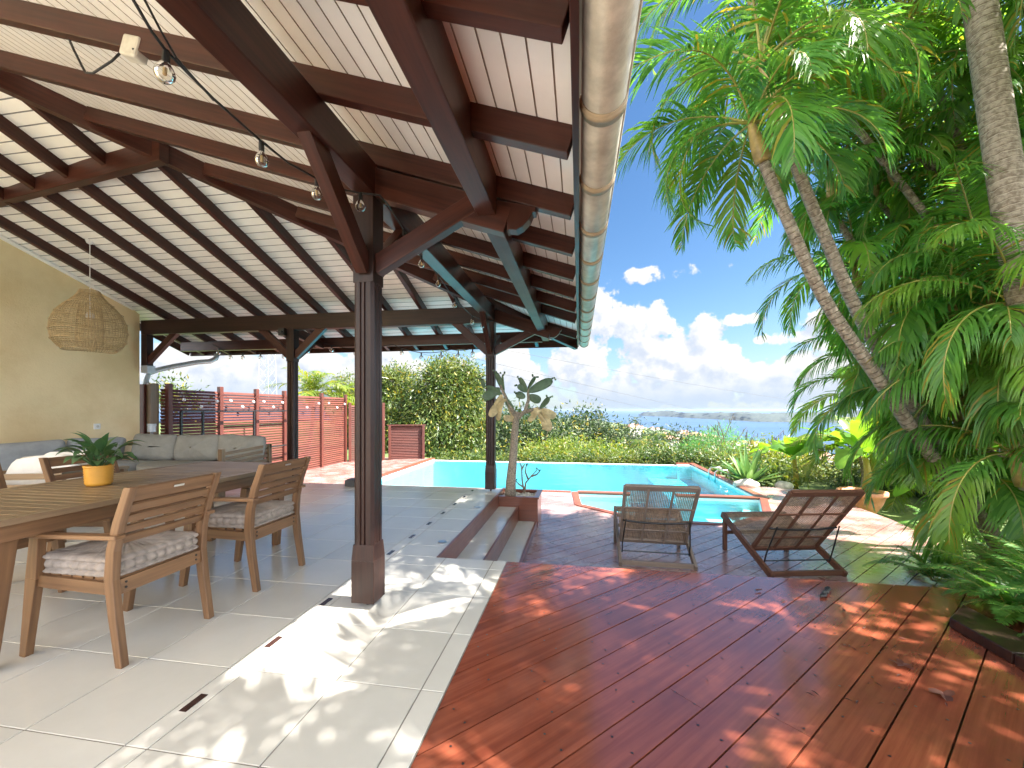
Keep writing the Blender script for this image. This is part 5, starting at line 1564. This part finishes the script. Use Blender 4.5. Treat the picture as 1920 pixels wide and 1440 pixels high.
tree('feathery_shrub', 'feathery green shrub with flower spikes right of the pool end', ground_at(1350, 17), [ell(1345, 840, 17, 52, 34), ell(1300, 850, 17, 36, 24), ell(1390, 845, 17.5, 40, 28), ell(1355, 815, 17.5, 28, 18)], 9000, .13, 9, 'leaf_feather', .05, 'shrub', asp=.16)
tree('flowering_shrub', 'yellow-leaved shrub between the feathery shrub and the banana plants', ground_at(1460, 15.5), [ell(1440, 868, 15.5, 60, 30), ell(1500, 880, 15, 50, 28), ell(1395, 872, 15.5, 45, 24), ell(1465, 850, 16, 34, 18)], 6500, .19, 10, 'leaf_yellow', .05, 'shrub', asp=.3)
tree('leafy_shrub', 'low bright shrub behind the agave at the pool end', ground_at(1480, 12.5), [ell(1460, 895, 12.5, 60, 22), ell(1520, 900, 12, 50, 26), ell(1560, 890, 12.5, 40, 30)], 4200, .15, 17, 'leaf_yellow', .04, 'shrub', asp=.34)
tree('leafy_shrub', 'shrub behind the terracotta pot under the banana leaves', ground_at(1680, 10.5), [ell(1640, 905, 10.5, 60, 40), ell(1720, 900, 10, 60, 50), ell(1770, 930, 9.5, 50, 40)], 5200, .17, 18, 'leaf_hedge', .04, 'shrub', asp=.34)
tree('leafy_shrub', 'dark leafy shrub deep behind the areca clump', ground_at(1900, 9), [ell(1840, 880, 9, 90, 90), ell(1960, 760, 9, 110, 160), ell(1900, 600, 9.5, 120, 130), ell(2000, 480, 10, 120, 150)], 6000, .24, 19, 'leaf_dark', .08, 'shrub', asp=.34)
tree('shade_tree', 'broad leafy tree spreading over the palms at the upper right corner', (6.4, 2.6, -.7), [(5.0, 4.3, 5.6, 1.0, .8, .8), (5.4, 2.6, 5.0, 1.1, .9, .7), (4.7, 1.3, 4.6, .8, .8, .6), (5.9, .9, 5.2, 1.0, .9, .7), (5.0, -.3, 4.9, .9, .8, .6)], 5200, .20, 20, 'leaf_hedge', .12, asp=.42)
# flower spikes and pods of the feathery shrub
sp = empty('seed_pod_branches', ground_at(1375, 16)); tag(sp, 'bare twigs hung with dark seed pods above the feathery shrub', 'branches')
sI = Matrix.Translation(-Vector(ground_at(1375, 16)))
mb = MB(); mp = MB(); rn = random.Random(6)
for (a, b) in (((1345, 840), (1376, 775)), ((1360, 840), (1345, 788)), ((1370, 835), (1400, 800)), ((1395, 850), (1415, 812)), ((1430, 850), (1452, 818)), ((1350, 820), (1332, 796)), ((1420, 850), (1470, 806))):
    P = [at(*a, 16), at((a[0] + b[0]) / 2 + 3, (a[1] + b[1]) / 2, 16), at(*b, 16)]; mb.tube(P, [.018, .012, .008], 5)
    for k in range(7):
        q = P[1].lerp(P[2], rn.random()) + Vector((rn.uniform(-.12, .12), rn.uniform(-.1, .1), 0)); mp = MB(); mp.beam(q, q - Vector((rn.uniform(-.02, .02), 0, rn.uniform(.10, .2))), .03, .012); o = mp.build('seed_pod', M['bark'], sp); o.matrix_parent_inverse = sI
o = mb.build('twigs', M['bark'], sp); o.matrix_parent_inverse = sI

# hedge along the infinity edge
hg = empty('clipped_hedge', (-.5, 15.1, -.9)); tag(hg, 'long leafy hedge along the far edge of the pool', 'hedge')
rn = random.Random(12); es = []
for x in np.arange(-5.3, 5.2, .42):
    es.append((x + .5, rn.uniform(-.25, .25), rn.uniform(.08, .24) + (.22 if x > 2.2 else 0) - .06 * (x < 0), .42, .5, rn.uniform(.34, .46)))
V, F_ = leaves_in(es, 24000, .11, 31, .42, hollow=.3); mb = MB(); mb.np_add(V, F_); mb.build('foliage', M['leaf_hedge'], hg)
hg = empty('low_shrub_row', (4.6, 12.6, -.8)); tag(hg, 'loose row of low shrubs beside the right pool edge', 'hedge')
es = [(rn.uniform(-.5, .6), y, .25, .45, .45, .34) for y in np.arange(-1.6, 2.2, .5)]
V, F_ = leaves_in(es, 3600, .15, 32, .42, hollow=.3); mb = MB(); mb.np_add(V, F_); mb.build('foliage', M['leaf_hedge'], hg)

# coconut palms and a small palm
def coco(label, base, top, n, L, rs, r=.10, name='coconut_palm', **kw):
    b = Vector(base); p = empty(name, b); tag(p, label, 'palm')
    t = Vector(top) - b
    mb = MB(); mb.tube(smooth_path([(0, 0, -.2), t * .5 + Vector((.1, 0, 0)), t], 5), list(np.linspace(r, r * .6, 11)), 8); mb.build('trunk', M['palmtrunk'], p, smooth=True)
    crown_of('crown', p, tuple(t), None, n, L, rs, M[kw.pop('m', 'leaf_yellow')], **kw)
    return p
coco('bright coconut palm crown rising above the red fence', ground_at(575, 18), at(588, 742, 18), 17, 1.9, 51, ll=.62, lw=.05, pairs=30, bend=(1.0, 2.0), e_hi=1.45, e_lo=.1)
coco('second coconut palm crown beside the bright one behind the fence', ground_at(640, 19), at(630, 752, 19), 13, 1.6, 52, ll=.55, lw=.045, pairs=26, bend=(1.0, 2.0), e_hi=1.3, e_lo=.1)
coco('small palm leaning right behind the hedge in front of the dark trees', ground_at(1225, 19), at(1212, 838, 19), 13, 1.35, 53, ll=.42, lw=.035, pairs=28, r=.06, m='leaf_hedge', bend=(1.3, 2.3), e_hi=1.2, e_lo=-.1)
coco('tiny distant coconut palm on the skyline by the bay', ground_at(1191, 95), at(1191, 788, 95), 11, 2.1, 54, ll=.7, lw=.1, pairs=14, r=.15, m='leaf_dark', bend=(1.2, 2.2), e_hi=1.2, e_lo=-.2)
coco('young palm with yellow-green fronds between the pot and the areca trunks', ground_at(1610, 9.0), at(1610, 850, 9.0), 13, 1.5, 55, ll=.42, lw=.035, pairs=34, r=.05, m='leaf_yellow', bend=(1.3, 2.1), e_hi=1.3, e_lo=.1)
coco('young palm arching low over the lawn behind the deck edge', ground_at(1745, 8.6), at(1725, 915, 8.6), 12, 1.6, 56, ll=.42, lw=.035, pairs=34, r=.05, m='leaf_yellow', bend=(1.2, 2.0), e_hi=1.2, e_lo=.2)

# Norfolk pine
npn = empty('norfolk_pine', ground_at(1124, 140)); tag(npn, 'slim conical pine on the skyline left of the bay', 'pine tree')
g_ = ground_at(1124, 140); ht = at(1124, 757, 140).z - g_[2]
mb = MB(); mb.tube([(0, 0, 0), (0, 0, ht)], [.3, .04], 6); mb.build('trunk', M['bark'], npn)
mb = MB()
for k in range(17):
    z = ht * (.45 + .54 * k / 17); r = 2.3 * (1 - k / 17.5) + .15
    for j in range(8):
        a = j * .785 + k * .4; mb.beam((0, 0, z), (r * math.cos(a), r * math.sin(a), z - .1 * r), .26, .26, w1=.12, h1=.12)
mb.build('branches', M['leaf_dark'], npn)

# banana plants
def banana(c, n, L, seed, label, h=1.0):
    b = Vector(c); p = empty('banana_plant', b); tag(p, label, 'banana plant')
    mb = MB(); mb.tube([(0, 0, -.1), (.03, 0, h * .5), (0, .02, h)], [.075, .06, .045], 10); mb.build('stem', M['leaf_hedge'], p, smooth=True)
    rn = random.Random(seed)
    for k in range(n):
        a = 2 * math.pi * k * .618 + rn.uniform(-.3, .3); e = rn.uniform(.5, 1.35); l = L * rn.uniform(.75, 1.1); w = l * rn.uniform(.17, .22)
        q = Vector((0, 0, h)); d = Vector((math.cos(a) * math.cos(e), math.sin(a) * math.cos(e), math.sin(e))); sd_ = d.cross(Vector((0, 0, 1))).normalized()
        N_ = 26; rows = []
        bend_ = rn.uniform(.035, .075)
        for i in range(N_ + 1):
            t = i / N_
            ww = w * (0.04 if t < .14 else math.sin(math.pi * min(1, (t - .12) / .88) ** .75) ** .6 + .02)
            nrm = sd_.cross(d).normalized()
            for s in (-1, -.5, 0, .5, 1):
                tear = rn.uniform(-.05, .03) * abs(s)
                rows.append(q + sd_ * (s * ww * (1 + tear)) + nrm * (abs(s) ** 1.5 * ww * (.25 + .25 * t) * (1 if t < .6 else -.4) + rn.uniform(-.012, .012) * abs(s)))
            d = (d + Vector((0, 0, -bend_))).normalized(); q = q + d * (l / N_)
        fs = []
        for i in range(N_):
            for j in range(4):
                if rn.random() < .06 and j in (0, 3) and i > 5: continue
                fs.append((i * 5 + j, i * 5 + j + 1, i * 5 + j + 6, i * 5 + j + 5))
        mb = MB(); mb.add(rows, fs); mb.build('leaf', M['leaf_banana'], p, smooth=True)
    return p
banana((5.25, 8.55, -.20), 8, 1.15, 3, 'banana plant growing in the terracotta pot', .55)
banana((6.2, 9.9, -.8), 9, 1.6, 4, 'tall banana plant behind the terracotta pot with sunlit torn leaves', 1.1)
banana((5.3, 11.2, -.8), 8, 1.3, 5, 'banana plant between the yellow shrub and the pool deck', .8)
banana((7.0, 8.6, -.8), 8, 1.5, 6, 'banana plant half hidden behind the leaning palm trunks', .9)
tp = empty('terracotta_pot', (5.12, 8.45, -.62)); tag(tp, 'wide terracotta pot at the right end of the pool deck', 'pot')
mb = MB(); mb.lathe([(0, 0), (.20, 0), (.29, .16), (.34, .30), (.355, .31), (.37, .33), (.37, .39), (.33, .39), (.31, .34), (0, .33)], 30); mb.build('pot_body', M['terracotta'], tp, smooth=True)
mb = MB(); mb.lathe([(0, .345), (.30, .342)], 20); mb.build('soil', M['soil'], tp)

# agave with stones
ag = empty('agave', (3.95, 10.5, -.62)); tag(ag, 'spiky agave with long sword leaves at the corner of the pool', 'agave')
rn = random.Random(9); mb = MB()
for k in range(30):
    a = 2 * math.pi * k * .618; e = .45 + .95 * k / 30 + rn.uniform(-.1, .1); l = rn.uniform(.75, 1.05); w = rn.uniform(.055, .075)
    q = Vector((math.cos(a) * .05, math.sin(a) * .05, .08)); d = Vector((math.cos(a) * math.cos(e), math.sin(a) * math.cos(e), math.sin(e))); sd_ = d.cross(Vector((0, 0, 1))).normalized(); V = []
    for i, ww in enumerate((.6, .85, 1, .85, .5, .03)):
        nrm = sd_.cross(d)
        for s in (-1, 0, 1): V.append(q + sd_ * (s * w * ww) + nrm * (abs(s) * w * ww * .45))
        d = (d + Vector((0, 0, -.05))).normalized(); q = q + d * (l / 5)
    mb.add(V, [(i * 3 + j, i * 3 + j + 1, i * 3 + j + 4, i * 3 + j + 3) for i in range(5) for j in range(2)])
mb.build('leaves', M['leaf_agave'], ag, smooth=True)
mb = MB(); mb.ball((0, 0, .06), (.12, .12, .12)); mb.build('stem_base', M['bark'], ag, smooth=True)
def rock(c, r, seed, label):
    mb = MB(); rn = random.Random(seed); mb.ball((0, 0, 0), r, 14, 9)
    mb.v = [tuple(x * (1 + .13 * math.sin(v[(i + 1) % 3] * 19 + seed) + rn.uniform(-.03, .03)) for i, x in enumerate(v)) for v in mb.v]
    o = mb.build('boulder', M['stone'], smooth=True); o.location = c; tag(o, label, 'rock', 'pale stones round the agave')
rock((3.72, 9.95, -.44), (.26, .17, .13), 1, 'pale flat stone leaning at the pool edge before the agave')
rock((4.35, 11.2, -.35), (.18, .14, .20), 2, 'pale upright stone behind the agave leaves')
rock((4.55, 10.1, -.46), (.20, .15, .11), 4, 'small pale stone at the right foot of the agave')

# far woods, town, mast and wires
mb = MB()
rnp = np.random.RandomState(3)
N_ = 5200
VV = []
for k in range(N_):
    u = rnp.uniform(900, 1620); d = math.exp(rnp.uniform(math.log(42), math.log(900)))
    c = at(u, 768, d); z = gz(c.x, c.y)
    if z < -98: continue
    s = rnp.uniform(1.4, 3.0) * (1 + d / 500)
    VV.append((c.x, c.y, z + s * .55, s, s, s * .85))
V, F_ = leaves_in(VV, 46000, 1.0, 40, .6, hollow=.3)
mb.np_add(V, F_)
tag(mb.build('hillside_woods', M['leaf_dark']), 'dense green woods covering the slope down to the bay', 'woods', kind='stuff')
rn = random.Random(21)
house = empty('far_house'); tag(house, 'tiny pale house with a reddish roof in the town by the bay', 'house', 'houses of the town by the bay')
mb = MB(); mb.box(-5, 5, -4, 4, -3, 5.5); mb.build('walls', M['housewhite'], house)
mb = MB(); mb.prism([(0, 0)] * 3, 0, 0) if False else mb.add([(-5.6, -4.6, 5.4), (5.6, -4.6, 5.4), (5.6, 4.6, 5.4), (-5.6, 4.6, 5.4), (-3.5, 0, 7.8), (3.5, 0, 7.8)], [(0, 1, 5, 4), (2, 3, 4, 5), (1, 2, 5), (3, 0, 4), (3, 2, 1, 0)]); mb.build('roof', M['houseroof'], house)
spots = []
tries = 0
while len(spots) < 170 and tries < 9000:
    tries += 1
    u = rn.choice([rn.uniform(1410, 1560), rn.uniform(1270, 1345), rn.uniform(1180, 1560)]); az_ = math.atan((u - 960) / 770) - YAW
    r = coast(az_) * (1 - abs(rn.gauss(0, .16))) - 15
    if r < 260: continue
    spots.append((r * math.sin(az_), r * math.cos(az_)))
for i, (x, y) in enumerate(spots):
    o = house if i == 0 else copy_tree(house)
    o.location = (x, y, gz(x, y)); o.rotation_euler.z = rn.uniform(0, 3.1); s = rn.uniform(.8, 1.7); o.scale = (s, s, s * rn.uniform(.8, 1.3))
for (u, v, d, lab) in ((1188, 800, 120, 'pale pink roofed house among the trees below the tiny palm'), (1255, 822, 110, 'white roofed house half hidden in the trees in mid view')):
    o = copy_tree(house); c = at(u, v, d); o.location = (c.x, c.y, c.z - 2); o.scale = (.36, .36, .36); o.rotation_euler.z = .4; o['label'] = lab; o['group'] = 'houses among the near trees'
mast = empty('lattice_mast', (-52, 62, -2)); tag(mast, 'thin steel lattice mast rising behind the red fence', 'mast')
mb = MB()
for h0, h1 in ((0, 15.5),):
    cs = [(-1, -1), (1, -1), (1, 1), (-1, 1)]
    for (x, y) in cs: mb.beam((x * 1.1, y * 1.1, 0), (x * .75, y * .75, 15.5), .05, .05)
    for k in range(9):
        z0, z1 = k * 1.72, (k + 1) * 1.72; f0, f1 = 1.1 - .35 * z0 / 15.5, 1.1 - .35 * z1 / 15.5
        for j in range(4):
            a, b = cs[j], cs[(j + 1) % 4]
            mb.beam((a[0] * f0, a[1] * f0, z0), (b[0] * f1, b[1] * f1, z1), .025, .025); mb.beam((b[0] * f0, b[1] * f0, z0), (a[0] * f1, a[1] * f1, z1), .025, .025)
mb.build('lattice', M['zinc'], mast)
for i, (a, b) in enumerate((((800, 628, 20), (1545, 758, 55)), ((780, 645, 20), (1420, 790, 60)), ((760, 655, 20), (1320, 786, 60)))):
    A, B = at(*a), at(*b)
    mb = MB(); mb.tube([Vector(q) - A for q in catenary(A, B, .25, 12)], .010, 4)
    o = mb.build('power_line', M['dark']); o.location = A
    tag(o, ('uppermost power line crossing the sky over the bay', 'middle power line crossing the sky over the bay', 'lowest power line crossing the sky over the bay')[i], 'wire', 'power lines over the bay')

# out-of-frame neighbours of the clump whose fronds shade the upper deck
for i, (c, n, L) in enumerate((((3.7, 1.2, 4.9), 13, 1.9), ((3.5, 2.5, 4.7), 12, 1.6), ((4.6, 3.2, 5.4), 13, 1.9), ((2.55, 1.55, 4.5), 9, 1.5), ((2.7, .55, 4.6), 9, 1.5))):
    b = Vector((c[0] + .9, c[1] - .2, -.6)); c = Vector(c)
    palm('areca palm of the clump standing right of the picture, its fronds shading the upper deck', [b, b.lerp(c, .5) + Vector((.2, 0, 0)), c - Vector((0, 0, .5))], .07, .05,
         [c], n, L, 90 + i, group='areca palms right of the picture', e_hi=1.2, e_lo=-.2, bend=(1.3, 2.2), ll=.5, lw=.04, pairs=40)

# =================================================================== AIR
hz_ = MB()
hz_.box(-50000, 50000, -50000, 50000, -140, 24)
m = bpy.data.materials.new('hazy_air'); m.use_nodes = True; t = m.node_tree; t.nodes.clear()
o_ = t.nodes.new('ShaderNodeOutputMaterial'); v_ = t.nodes.new('ShaderNodeVolumePrincipled')
v_.inputs['Color'].default_value = (0.36, 0.47, 0.66, 1); v_.inputs['Density'].default_value = 0.00004; v_.inputs['Anisotropy'].default_value = 0.3
t.links.new(v_.outputs[0], o_.inputs['Volume'])
tag(hz_.build('haze', m), 'thin blue haze over the bay', 'haze', kind='stuff')
